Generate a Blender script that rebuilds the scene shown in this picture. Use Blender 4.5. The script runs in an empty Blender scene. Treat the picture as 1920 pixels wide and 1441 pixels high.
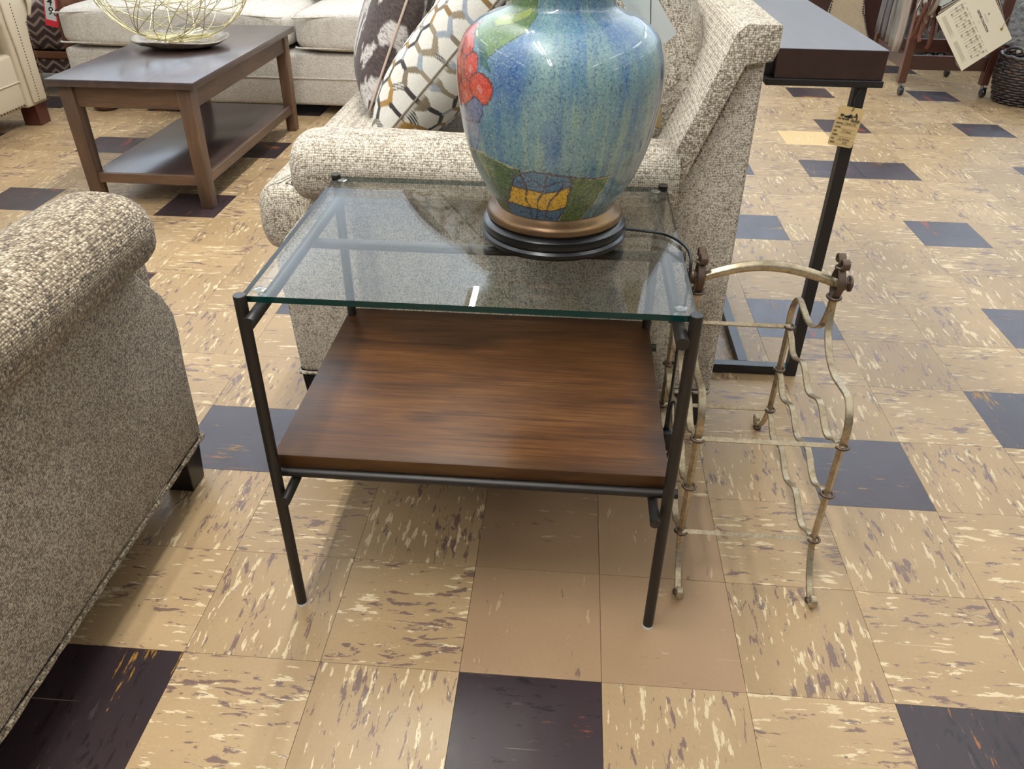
import bpy, bmesh, math, random
import numpy as np
from mathutils import Vector, Matrix
random.seed(7); rng = np.random.default_rng(7)
S = bpy.context.scene
C = S.collection
T = 0.2286                                   # nine inch floor tile

# ------------------------------------------------------------------ camera, light, exposure
YAW, PITCH, ROLL = -0.0710, 0.5885, -0.0114
CAM = np.array([0.1359, -0.7875, 1.0892]); FPX = 1470.6
_f = np.array([math.sin(YAW)*math.cos(PITCH), math.cos(YAW)*math.cos(PITCH), -math.sin(PITCH)])
_r = np.cross(_f, [0, 0, 1]); _r /= np.linalg.norm(_r); _d = np.cross(_f, _r)
_r2 = math.cos(ROLL)*_r + math.sin(ROLL)*_d; _d2 = -math.sin(ROLL)*_r + math.cos(ROLL)*_d
cd = bpy.data.cameras.new('camera'); cam = bpy.data.objects.new('camera', cd); C.objects.link(cam)
M = Matrix(((_r2[0], -_d2[0], -_f[0], CAM[0]), (_r2[1], -_d2[1], -_f[1], CAM[1]), (_r2[2], -_d2[2], -_f[2], CAM[2]), (0, 0, 0, 1)))
cam.matrix_world = M
cd.sensor_width = 36; cd.lens = FPX/1920*36; cd.clip_start = 0.02; cd.clip_end = 100
S.camera = cam
S.view_settings.view_transform = 'Standard'; S.view_settings.look = 'None'
S.view_settings.gamma = 1; S.view_settings.use_curve_mapping = False
S.view_settings.exposure = -1.46
S.cycles.max_bounces = 8; S.cycles.transparent_max_bounces = 16
S.cycles.sample_clamp_indirect = 4; S.cycles.blur_glossy = 0.5
S.cycles.use_denoising = True

w = bpy.data.worlds.new('world'); S.world = w; w.use_nodes = True
w.node_tree.nodes['Background'].inputs[0].default_value = (0.86, 0.93, 1.0, 1)
w.node_tree.nodes['Background'].inputs[1].default_value = 0.5

ROWS = [-4.6, -2.5, -0.42, 2.45, 5.6]              # fluorescent strips run front to back under the ceiling
SEGS = [(-2.9, -1.65), (-.95, .3), (1.0, 2.25), (2.95, 4.2), (4.9, 6.15), (6.85, 8.1), (8.8, 10.05)]
CEIL = 3.2
TUBE_W = 26.0*1.5; DROP = .5
def strip_light(x, y0, y1, z, power, up=False, width=.1):
    l = bpy.data.lights.new('tube_or_uplight', 'AREA'); l.shape = 'RECTANGLE'; l.size = width; l.size_y = y1-y0-.06
    l.energy = power; l.color = (1.0, 0.985, 0.95)
    o = bpy.data.objects.new('tube_or_uplight', l); C.objects.link(o); o.location = (x, (y0+y1)/2, z)
    if up: o.rotation_euler = (math.pi, 0, 0)
    return o
for x in ROWS:
    for (a, b) in SEGS:
        k = (2.6 if x == ROWS[2] else .3)*(.6 if a > 3.5 else 1)
        strip_light(x-.055, a, b, CEIL-DROP-.09, TUBE_W*k*.5, width=.035)
        strip_light(x+.055, a, b, CEIL-DROP-.09, TUBE_W*k*.5, width=.035)
        u = strip_light(x, a, b, CEIL-DROP+.01, TUBE_W*(3.2 if a < 3.5 else 32.0), up=True, width=.16)  # uplight added to brighten the ceiling that the glass top mirrors
        if a > 3.5: u.data.color = (0.80, 0.90, 1.0)      # far uplights tinted blue to stand in for daylight on the ceiling

# ------------------------------------------------------------------ helpers
def rootoff(p):
    v = Vector((0, 0, 0))
    while p is not None:
        v += p.location; p = p.parent
    return v
def tag(o, label, cat, group=None):
    o['label'] = label; o['category'] = cat
    if group: o['group'] = group
    return o
def thing(name, label, cat, loc=(0, 0, 0), rz=0, group=None):
    o = bpy.data.objects.new(name, None); C.objects.link(o); o.empty_display_size = .05
    o.location = loc; o.rotation_euler = (0, 0, rz)
    return tag(o, label, cat, group)
def mk(name, vf, mat, parent=None, smooth=False, local=False, label=None):
    verts, faces = vf
    if parent is not None and not local:
        off = rootoff(parent); verts = [(v[0]-off.x, v[1]-off.y, v[2]-off.z) for v in verts]
    me = bpy.data.meshes.new(name); me.from_pydata([tuple(map(float, v)) for v in verts], [], faces); me.update()
    if mat: me.materials.append(mat)
    if smooth:
        me.polygons.foreach_set('use_smooth', [True]*len(me.polygons))
        if smooth != 1: me.set_sharp_from_angle(angle=math.radians(smooth))
    bm = bmesh.new(); bm.from_mesh(me); bmesh.ops.recalc_face_normals(bm, faces=bm.faces); bm.to_mesh(me); bm.free()
    o = bpy.data.objects.new(name, me); C.objects.link(o); o.parent = parent
    if label: o['label'] = label
    return o
def join(*vfs):
    V, F = [], []
    for v, f in vfs:
        n = len(V); V += list(v); F += [tuple(i+n for i in q) for q in f]
    return V, F
def xf(vf, fn): return [fn(v) for v in vf[0]], vf[1]
def rot(vf, ang, axis='Z', c=(0, 0, 0)):
    R = Matrix.Rotation(ang, 3, axis); c = Vector(c)
    return [tuple(R @ (Vector(v)-c) + c) for v in vf[0]], vf[1]
def move(vf, d): return [(v[0]+d[0], v[1]+d[1], v[2]+d[2]) for v in vf[0]], vf[1]
def bm_out(bm):
    bm.verts.index_update(); r = ([tuple(v.co) for v in bm.verts], [tuple(v.index for v in f.verts) for f in bm.faces]); bm.free(); return r
def box(x0, x1, y0, y1, z0, z1, bev=0, seg=2):
    V = [(x, y, z) for z in (z0, z1) for y in (y0, y1) for x in (x0, x1)]
    F = [(0, 2, 3, 1), (4, 5, 7, 6), (0, 1, 5, 4), (2, 6, 7, 3), (0, 4, 6, 2), (1, 3, 7, 5)]
    return bevel((V, F), bev, seg) if bev else (V, F)
def bevel(vf, b, seg=2):
    bm = bmesh.new(); vs = [bm.verts.new(v) for v in vf[0]]
    for f in vf[1]: bm.faces.new([vs[i] for i in f])
    bmesh.ops.recalc_face_normals(bm, faces=bm.faces)
    bmesh.ops.bevel(bm, geom=bm.edges[:], offset=b, segments=seg, affect='EDGES', profile=.5, clamp_overlap=True)
    return bm_out(bm)
def prism(poly, axis, a, b, bev=0, seg=2):
    """poly in the two other axes, extruded along axis from a to b"""
    n = len(poly)
    def P(u, v, t):
        return {'X': (t, u, v), 'Y': (u, t, v), 'Z': (u, v, t)}[axis]
    V = [P(u, v, a) for u, v in poly] + [P(u, v, b) for u, v in poly]
    F = [tuple(range(n)), tuple(range(2*n-1, n-1, -1))] + [(i, (i+1) % n, n+(i+1) % n, n+i) for i in range(n)]
    return bevel((V, F), bev, seg) if bev else (V, F)
def spline(pts, n=8, closed=False):
    P = [np.array(p, float) for p in pts]; m = len(P); out = []
    rg = range(m if closed else m-1)
    for i in rg:
        p0 = P[(i-1) % m] if (closed or i > 0) else 2*P[0]-P[1]
        p1 = P[i]; p2 = P[(i+1) % m]
        p3 = P[(i+2) % m] if (closed or i+2 < m) else 2*P[-1]-P[-2]
        for k in range(n):
            t = k/n
            out.append(.5*((2*p1)+(-p0+p2)*t+(2*p0-5*p1+4*p2-p3)*t*t+(-p0+3*p1-3*p2+p3)*t**3))
    if not closed: out.append(P[-1])
    return out
def sweep(pts, section, closed=False, up=None, scale=None):
    """section: list of (a,b) offsets; frames by parallel transport (or fixed side vector up)"""
    P = [np.array(p, float) for p in pts]; m = len(P); n = len(section); V = []; F = []
    tans = []
    for i in range(m):
        a = P[(i-1) % m] if (closed or i > 0) else P[0]; b = P[(i+1) % m] if (closed or i < m-1) else P[-1]
        t = b-a; tans.append(t/(np.linalg.norm(t)+1e-12))
    if up is not None: s = np.array(up, float)
    else:
        s = np.cross(tans[0], [0, 0, 1.0])
        if np.linalg.norm(s) < .2: s = np.cross(tans[0], [1.0, 0, 0])
    for i in range(m):
        t = tans[i]
        s = (np.array(up, float) if up is not None else s); s = s-t*np.dot(s, t); s /= np.linalg.norm(s)+1e-12
        q = np.cross(t, s); k = 1 if scale is None else scale[i]
        for a, b in section: V.append(tuple(P[i]+s*a*k+q*b*k))
    for i in range(m if closed else m-1):
        j = (i+1) % m
        for k in range(n):
            l = (k+1) % n; F.append((i*n+k, i*n+l, j*n+l, j*n+k))
    if not closed: F += [tuple(range(n-1, -1, -1)), tuple(range((m-1)*n, m*n))]
    return V, F
def circ(r, n=10): return [(r*math.cos(2*math.pi*k/n), r*math.sin(2*math.pi*k/n)) for k in range(n)]
def tube(pts, r, n=10, closed=False, scale=None): return sweep(pts, circ(r, n), closed, None, scale)
def strap(pts, wd, th, up): 
    a, b = wd/2, th/2; e = min(a, b)*.5
    return sweep(pts, [(-a, -b+e), (-a+e, -b), (a-e, -b), (a, -b+e), (a, b-e), (a-e, b), (-a+e, b), (-a, b-e)], False, up)
def lathe(prof, n=48, c=(0, 0, 0), cap=True):
    V = []; F = []; m = len(prof)
    for r, z in prof:
        for k in range(n):
            a = 2*math.pi*k/n; V.append((c[0]+r*math.cos(a), c[1]+r*math.sin(a), c[2]+z))
    for i in range(m-1):
        for k in range(n):
            l = (k+1) % n; F.append((i*n+k, i*n+l, (i+1)*n+l, (i+1)*n+k))
    if cap: F += [tuple(range(n-1, -1, -1)), tuple(range((m-1)*n, m*n))]
    return V, F
def roundpoly(poly, r, n=5):
    out = []; m = len(poly)
    for i in range(m):
        p = np.array(poly[i], float); a = np.array(poly[i-1], float); b = np.array(poly[(i+1) % m], float)
        da = a-p; db = b-p; la, lb = np.linalg.norm(da), np.linalg.norm(db); k = min(r, la*.48, lb*.48)
        s = p+da/la*k; e = p+db/lb*k
        for j in range(n+1):
            t = j/n; out.append(tuple((1-t)**2*s+2*t*(1-t)*p+t*t*e))
    return out
def pad(poly, z0, z1, r, crown=0, n=9):
    """cushion from a plan outline (ccw): rounded side walls and a crowned top"""
    P = np.array(poly, float); m = len(P); c = P.mean(0)
    E = np.roll(P, -1, 0)-np.roll(P, 1, 0); N = np.stack([E[:, 1], -E[:, 0]], 1); N /= np.linalg.norm(N, axis=1)[:, None]
    if np.mean(((P-c)*N).sum(1)) < 0: N = -N
    V = []; F = []; zc, hz = (z0+z1)/2, (z1-z0)/2; rings = []
    for k in range(n):
        a = -math.pi/2+math.pi*k/(n-1)
        rings.append((r*(1-abs(math.cos(a))**.6), zc+hz*math.copysign(abs(math.sin(a))**.8, math.sin(a))))
    for ins, z in rings:
        for i in range(m): V.append((*(P[i]-N[i]*ins), z))
    for j in range(n-1):
        for i in range(m):
            l = (i+1) % m; F.append((j*m+i, j*m+l, (j+1)*m+l, (j+1)*m+i))
    last = (n-1)*m; base = last
    for s, q in ((.72, .45), (.4, .85), (.12, 1)):
        for i in range(m):
            p = c+(P[i]-N[i]*r-c)*s; V.append((*p, z1+crown*q))
        nb = base+m if base != last else len(V)-m
        for i in range(m):
            l = (i+1) % m; F.append((base+i, base+l, nb+l, nb+i))
        base = nb
    F.append(tuple(range(base, base+m))); F.append(tuple(range(m-1, -1, -1)))
    return V, F
def pillow(w, h, t, n=40, pinch=.075):
    """knife-edge throw pillow in the local XY plane, thickness along Z"""
    g = np.linspace(-1, 1, n); V = []; F = []
    def P(u, v, s):
        k = (max(0, 1-u**4)*max(0, 1-v**4))**.55
        pu = 1-pinch*(1-v*v)*1.0; pv = 1-pinch*(1-u*u)*1.0
        return (u*w/2*pu, v*h/2*pv, s*t/2*k)
    for s in (1, -1):
        for v in g:
            for u in g: V.append(P(u, v, s))
    N = n*n
    for s in range(2):
        for j in range(n-1):
            for i in range(n-1):
                a = s*N+j*n+i; q = (a, a+1, a+n+1, a+n); F.append(q if s == 0 else q[::-1])
    return V, F
def cube_round(x0, x1, y0, y1, z0, z1, p=5.0, n=14, puff=0.0):
    """superellipsoid block (soft cushion)"""
    V = []; F = []; idx = {}
    c = np.array([(x0+x1)/2, (y0+y1)/2, (z0+z1)/2]); hs = np.array([(x1-x0)/2, (y1-y0)/2, (z1-z0)/2])
    def key(a): return tuple(np.round(a, 5))
    g = np.linspace(-1, 1, n+1)
    def vert(a):
        a = np.array(a, float); k = key(a)
        if k not in idx:
            s = (np.abs(a)**p).sum()**(1/p); q = a/s
            idx[k] = len(V); V.append(tuple(c+q*hs))
        return idx[k]
    for ax in range(3):
        for sg in (-1, 1):
            for i in range(n):
                for j in range(n):
                    q = []
                    for (u, v) in ((g[i], g[j]), (g[i+1], g[j]), (g[i+1], g[j+1]), (g[i], g[j+1])):
                        a = [0, 0, 0]; a[ax] = sg; a[(ax+1) % 3] = u; a[(ax+2) % 3] = v; q.append(vert(a))
                    F.append(tuple(q))
    return V, F
def text(name, body, size, mat, parent, M4, bold=0.0, shear=0.0, align='LEFT', squeeze=1.0):
    cu = bpy.data.curves.new('lettering', 'FONT'); cu.body = body; cu.size = size; cu.shear = shear; cu.offset = bold
    cu.align_x = align; cu.extrude = 0.00008; cu.resolution_u = 3
    tmp = bpy.data.objects.new('tmp', cu); C.objects.link(tmp)
    me = bpy.data.meshes.new_from_object(tmp); bpy.data.objects.remove(tmp)
    me.transform(M4 @ Matrix.Diagonal((squeeze, 1, 1, 1))); me.materials.clear(); me.materials.append(mat)
    o = bpy.data.objects.new(name, me); C.objects.link(o); o.parent = parent
    off = rootoff(parent); me.transform(Matrix.Translation(-off))
    return o

# ------------------------------------------------------------------ material helpers
def rgb(*c):   # sRGB 0-255 -> linear
    return tuple((x/255/12.92 if x/255 <= .04045 else ((x/255+.055)/1.055)**2.4) for x in c)+(1,)
class Mat:
    def __init__(s, name):
        s.m = bpy.data.materials.new(name); s.m.use_nodes = True; s.t = s.m.node_tree; s.b = s.t.nodes['Principled BSDF']
    def n(s, typ, **kw):
        nd = s.t.nodes.new(typ)
        for k, v in kw.items(): setattr(nd, k, v)
        return nd
    def l(s, a, b): s.t.links.new(a, b)
    def set(s, **kw):
        for k, v in kw.items():
            k = {'base': 'Base Color', 'rough': 'Roughness', 'metal': 'Metallic', 'spec': 'Specular IOR Level', 'coat': 'Coat Weight', 'coatr': 'Coat Roughness', 'sheen': 'Sheen Weight'}[k]
            s.b.inputs[k].default_value = v
        return s
    def coord(s, kind='Object', scale=(1, 1, 1), loc=(0, 0, 0), rotv=(0, 0, 0)):
        tc = s.n('ShaderNodeTexCoord'); mp = s.n('ShaderNodeMapping'); s.l(tc.outputs[kind], mp.inputs[0])
        mp.inputs['Scale'].default_value = scale; mp.inputs['Location'].default_value = loc; mp.inputs['Rotation'].default_value = rotv
        return mp.outputs[0]
    def noise(s, vec, scale=5, detail=4, rough=.5, dist=0):
        nd = s.n('ShaderNodeTexNoise'); s.l(vec, nd.inputs['Vector']); nd.inputs['Scale'].default_value = scale
        nd.inputs['Detail'].default_value = detail; nd.inputs['Roughness'].default_value = rough; nd.inputs['Distortion'].default_value = dist
        return nd.outputs['Fac']
    def vor(s, vec, scale=5, rnd=1, feature='F1', out='Distance'):
        nd = s.n('ShaderNodeTexVoronoi', feature=feature); s.l(vec, nd.inputs['Vector']); nd.inputs['Scale'].default_value = scale
        nd.inputs['Randomness'].default_value = rnd; return nd.outputs[out] if out != 'node' else nd
    def ramp(s, fac, stops, interp='LINEAR'):
        nd = s.n('ShaderNodeValToRGB'); s.l(fac, nd.inputs[0]); cr = nd.color_ramp; cr.interpolation = interp
        while len(cr.elements) < len(stops): cr.elements.new(.5)
        for e, (p, c) in zip(cr.elements, stops): e.position = p; e.color = c if len(c) == 4 else tuple(c)+(1,)
        return nd.outputs[0]
    def math(s, op, a, b=None, c=None, clamp=False):
        nd = s.n('ShaderNodeMath', operation=op); nd.use_clamp = clamp
        for i, v in enumerate((a, b, c)):
            if v is None: continue
            if isinstance(v, (int, float)): nd.inputs[i].default_value = v
            else: s.l(v, nd.inputs[i])
        return nd.outputs[0]
    def mix(s, fac, a, b, mode='MIX'):
        nd = s.n('ShaderNodeMix', data_type='RGBA', blend_type=mode)
        for sock, v in ((nd.inputs[0], fac), (nd.inputs[6], a), (nd.inputs[7], b)):
            if isinstance(v, (int, float)): sock.default_value = v
            elif isinstance(v, tuple): sock.default_value = v
            else: s.l(v, sock)
        return nd.outputs[2]
    def bump(s, h, strength=.3, dist=.002):
        nd = s.n('ShaderNodeBump'); s.l(h, nd.inputs['Height']); nd.inputs['Strength'].default_value = strength; nd.inputs['Distance'].default_value = dist
        s.l(nd.outputs[0], s.b.inputs['Normal']); return s
    def col(s, sock): s.l(sock, s.b.inputs['Base Color']); return s
def plain(name, c, rough=.5, metal=0, spec=.5, **kw):
    return Mat(name).set(base=rgb(*c), rough=rough, metal=metal, spec=spec, **kw).m

def tweed(name, dark, mid, light, scale=200, bump=.9, stretch=(1, 1, 1), contrast=1.0, dist=.003):
    m = Mat(name); v = m.coord('Object', scale=stretch)
    vn = m.vor(v, scale, .42, out='node'); cell = vn.outputs['Color']; d = vn.outputs['Distance']
    sp = m.n('ShaderNodeSeparateColor'); m.l(cell, sp.inputs[0])
    big = m.noise(v, scale*.12, 3)
    f = m.math('ADD', m.math('MULTIPLY', sp.outputs[0], .55*contrast), m.math('ADD', m.math('MULTIPLY', big, .22), .2-.27*contrast*.2))
    f = m.math('SUBTRACT', f, m.math('MULTIPLY', m.math('POWER', d, 2.0), .75))
    c = m.ramp(f, [(0.0, rgb(*dark)), (.36, rgb(*mid)), (.7, rgb(*light))])
    m.col(c); m.set(rough=.95, spec=.15, sheen=.15)
    m.bump(m.math('SUBTRACT', 1.0, d), bump, dist); return m.m
def wood(name, c1, c2, c3, axis='X', scale=6, rough=.35, streak=14, coat=0.0, knots=False, bumps=.05):
    m = Mat(name); st = {'X': (1, streak, streak), 'Y': (streak, 1, streak), 'Z': (streak, streak, 1)}[axis]
    v = m.coord('Object', scale=st)
    a = m.noise(v, scale, 8, .62, .6); b = m.noise(m.coord('Object', scale=tuple(x**.45 for x in st)), scale*.5, 3)
    f = m.math('ADD', m.math('MULTIPLY', a, .6), m.math('MULTIPLY', b, .4))
    c = m.ramp(f, [(.3, rgb(*c1)), (.5, rgb(*c2)), (.68, rgb(*c3))])
    m.col(c); m.set(rough=rough, coat=coat, coatr=.15); m.bump(a, bumps, .001); return m.m

# floor tile material: marbling turns by a quarter from each tile to the next
def tile_mat(name, base, base2, cream, dark, fleck_t=.63, cream_t=.62, orange=None, rough=.33):
    m = Mat(name); g = m.n('ShaderNodeNewGeometry'); sx = m.n('ShaderNodeSeparateXYZ'); m.l(g.outputs['Position'], sx.inputs[0])
    X, Y = sx.outputs[0], sx.outputs[1]
    ix = m.math('FLOOR', m.math('DIVIDE', X, T)); iy = m.math('FLOOR', m.math('DIVIDE', Y, T))
    par = m.math('FLOORED_MODULO', m.math('ADD', ix, iy), 2.0)
    inv = m.math('SUBTRACT', 1.0, par)
    U = m.math('ADD', m.math('MULTIPLY', X, par), m.math('MULTIPLY', Y, inv))
    W = m.math('ADD', m.math('MULTIPLY', Y, par), m.math('MULTIPLY', X, inv))
    U = m.math('ADD', U, m.math('MULTIPLY', ix, 1.371)); W = m.math('ADD', W, m.math('MULTIPLY', iy, 2.117))
    def vec(su, sw, z):
        cb = m.n('ShaderNodeCombineXYZ'); m.l(m.math('MULTIPLY', U, su), cb.inputs[0]); m.l(m.math('MULTIPLY', W, sw), cb.inputs[1]); cb.inputs[2].default_value = z
        return cb.outputs[0]
    def smooth(f, t, wdt=.012): 
        nd = m.n('ShaderNodeMapRange'); m.l(f, nd.inputs[0]); nd.inputs[1].default_value = t-wdt; nd.inputs[2].default_value = t+wdt; return nd.outputs[0]
    tone = m.noise(vec(3, 6, 0), 1, 4); wn = m.n('ShaderNodeTexWhiteNoise', noise_dimensions='2D')
    cb = m.n('ShaderNodeCombineXYZ'); m.l(ix, cb.inputs[0]); m.l(iy, cb.inputs[1]); m.l(cb.outputs[0], wn.inputs['Vector'])
    fine = m.noise(vec(160, 160, 5), 1, 3)
    tt = m.math('ADD', m.math('MULTIPLY', tone, .6), m.math('ADD', m.math('MULTIPLY', wn.outputs[0], .28), m.math('MULTIPLY', fine, .2)))
    c = m.ramp(tt, [(.3, rgb(*base)), (.75, rgb(*base2))])
    cf = m.noise(vec(19, 88, 9), 1, 5, .6); clus = m.noise(vec(7, 13, 3), 1, 2)
    cf = m.math('ADD', cf, m.math('MULTIPLY', m.math('SUBTRACT', clus, .5), .35))
    c = m.mix(m.math('MULTIPLY', smooth(cf, cream_t), .8), c, rgb(*cream))
    df = m.noise(vec(21, 80, 31), 1, 6, .68, .5); clus2 = m.noise(vec(6, 14, 17), 1, 2)
    df = m.math('ADD', df, m.math('MULTIPLY', m.math('SUBTRACT', clus2, .5), .45))
    c = m.mix(m.math('MULTIPLY', smooth(df, fleck_t), .85), c, rgb(*dark))
    if orange:
        of = m.noise(vec(13, 95, 77), 1, 5, .7); cl = m.noise(vec(5, 12, 57), 1, 1)
        of = m.math('ADD', of, m.math('MULTIPLY', m.math('SUBTRACT', cl, .5), .9))
        oc = m.ramp(m.noise(vec(4, 4, 3), 1, 1), [(.42, rgb(150, 62, 38)), (.6, rgb(176, 130, 50))])
        c = m.mix(m.math('MULTIPLY', smooth(of, .70, .02), .6), c, oc)
    wv = m.coord('Object') if False else g.outputs['Position']
    for (rz_, sx_) in ((.62, 1), (-1.1, 2)):     # long hairline scratches crossing the joints
        mp = m.n('ShaderNodeMapping'); m.l(wv, mp.inputs[0]); mp.inputs['Rotation'].default_value = (0, 0, rz_); mp.inputs['Scale'].default_value = (1.2*sx_, 150, 1)
        sn = m.noise(mp.outputs[0], 1.0, 1, .5, .3)
        c = m.mix(m.math('MULTIPLY', smooth(sn, .80, .02), .30), c, rgb(222, 208, 180))
    m.col(c)
    sc = m.noise(vec(1, 1, 2), 14, 5, .7)
    nd = m.n('ShaderNodeMapRange'); m.l(sc, nd.inputs[0]); nd.inputs[3].default_value = rough-.1; nd.inputs[4].default_value = rough+.16
    m.l(nd.outputs[0], m.b.inputs['Roughness']); m.set(spec=.38)
    m.bump(m.noise(vec(30, 30, 1), 1, 3), .05, .0006); return m.m
M_TILE = tile_mat('tan_tile', (144, 119, 86), (176, 149, 111), (222, 204, 166), (92, 70, 67), fleck_t=.600, cream_t=.605)
M_DARK = tile_mat('dark_tile', (34, 25, 27), (50, 39, 40), (66, 54, 54), (22, 15, 17), cream_t=.66, orange=True, rough=.3)
M_DARK.node_tree.nodes['Principled BSDF'].inputs['Specular IOR Level'].default_value = .22
M_BROWN = tile_mat('brown_tile', (132, 105, 78), (154, 126, 95), (178, 156, 122), (104, 82, 66), fleck_t=.69, cream_t=.665, rough=.4)
M_YEL = tile_mat('yellow_tile', (206, 174, 122), (222, 192, 140), (236, 216, 176), (180, 146, 100), fleck_t=.8, cream_t=.62)
M_GROUT = plain('seam_grime', (96, 78, 60), .9)

M_TWEED = tweed('cream_tweed', (104, 92, 76), (206, 196, 178), (242, 235, 222), 265, .8, (1, 1, 1), .6, .002)
M_TWEED_D = tweed('taupe_tweed', (62, 52, 42), (150, 138, 120), (214, 204, 184), 330, .8, (1, 1, 1), 1.0, .002)
M_TWEED_C = tweed('beige_tweed', (84, 74, 62), (198, 188, 172), (240, 232, 216), 330, .8, (1, 1, 1), .75, .002)
M_TWEED_A = tweed('taupe_tweed_arm', (54, 44, 33), (136, 121, 98), (204, 192, 168), 250, .9, (1, 1, 1), .9, .0025)
M_LINEN = tweed('linen_weave', (176, 168, 156), (214, 209, 200), (232, 228, 220), 190, .35, (1, 1, 1.6), .7, .0015)
M_CREAM = plain('cream_leather', (190, 176, 152), .55)
M_BRASSNAIL = plain('dark_nail', (92, 74, 52), .35, .9)
M_BLACK = plain('black_wood', (16, 13, 12), .35)
M_BRONZE = plain('bronze_metal', (44, 40, 37), .42, .6)
M_CMETAL = plain('black_metal', (36, 34, 34), .42, .5)
M_PORC = None

# ------------------------------------------------------------------ floor, ceiling, far wall
floor = mk('floor', box(-7, 8, -4, 11, -.06, -.0035), M_GROUT); floor['kind'] = 'structure'
def proj(p):
    q = np.array(p)-CAM; z = q@_f
    if z < .1: return None
    return 960+FPX*(q@_r2)/z, 720.5+FPX*(q@_d2)/z, z
darkset = {(5, 3), (5, 11)}
def tile_kind(i, j):
    if (i, j) in ((0, 0), (1, 0), (0, 1), (1, 1)): return 2
    if (i, j) == (5, 13): return 3
    if (i, j) in darkset: return 1
    if i % 3 == 0 and j % 3 == 2: return 1
    return 0
cells = []
for i in range(-30, 35):
    for j in range(-17, 48):
        pr = proj(((i+.5)*T, (j+.5)*T, 0)); area = 0
        if pr and -120 < pr[0] < 2040 and -60 < pr[1] < 1560: area = 1/pr[2]**3
        cells.append((area, i, j))
cells.sort(key=lambda c: -c[0])
tm = []
g_ = .0004
for k, m_ in enumerate((M_TILE, M_DARK, M_BROWN, M_YEL)):
    me = bpy.data.meshes.new('tile'); h = T/2-g_
    V, F = box(-h, h, -h, h, -.0034, 0)
    me.from_pydata(V, [], F); me.materials.append(m_); me.update(); tm.append(me)
for a, i, j in cells[:298]:
    o = bpy.data.objects.new('tile', tm[tile_kind(i, j)]); C.objects.link(o); o.location = ((i+.5)*T, (j+.5)*T, random.uniform(-.00012, .0001)); o.parent = floor
V, F, MI = [], [], []
for a, i, j in cells[298:]:
    v, f = box(i*T+g_, (i+1)*T-g_, j*T+g_, (j+1)*T-g_, -.0034, 0); n = len(V); V += v; F += [tuple(q+n for q in ff) for ff in f]; MI += [tile_kind(i, j)]*6
rest = mk('tile_field', (V, F), M_TILE, floor); rest['kind'] = 'stuff'
for m_ in (M_DARK, M_BROWN, M_YEL): rest.data.materials.append(m_)
rest.data.polygons.foreach_set('material_index', MI)

M_CEIL = plain('ceiling_white', (226, 234, 244), .8)
ceil = mk('ceiling', box(-7, 8, -4, 11, CEIL, CEIL+.05), M_CEIL); ceil['kind'] = 'structure'
M_WALL = plain('far_wall_paint', (214, 214, 210), .8)
wb = mk('wall_back', box(-7, 8, 11, 11.1, 0, CEIL), M_WALL); wb['kind'] = 'structure'
wl = mk('wall_left', box(-7.1, -7, -4, 11, 0, CEIL), M_WALL); wl['kind'] = 'structure'
wr = mk('wall_right', box(8, 8.1, -4, 11, 0, CEIL), M_WALL); wr['kind'] = 'structure'
M_FIX = plain('fixture_enamel', (235, 235, 232), .4)
fix0 = None
for x in ROWS:
    for (a, b) in SEGS:
        t = thing('ceiling_light', 'white fluorescent strip fixture hung under the ceiling with two bare tubes', 'light', (x, (a+b)/2, CEIL-DROP-.06), group='fluorescent strips on the ceiling')
        mk('housing', box(x-.12, x+.12, a, b, CEIL-DROP-.06, CEIL-DROP, .008), M_FIX, t)
        for yy in (a+.2, b-.2): mk('hanging_rod', tube([(x, yy, CEIL-DROP-.002), (x, yy, CEIL)], .006, 6), M_FIX, t)
        for s in (-1, 1):
            for e, yy in ((0, a+.02), (1, b-.02)):
                mk('lamp_holder', box(x+s*.055-.014, x+s*.055+.014, yy-.012, yy+.012, CEIL-DROP-.088, CEIL-DROP-.06), M_FIX, t)

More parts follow.
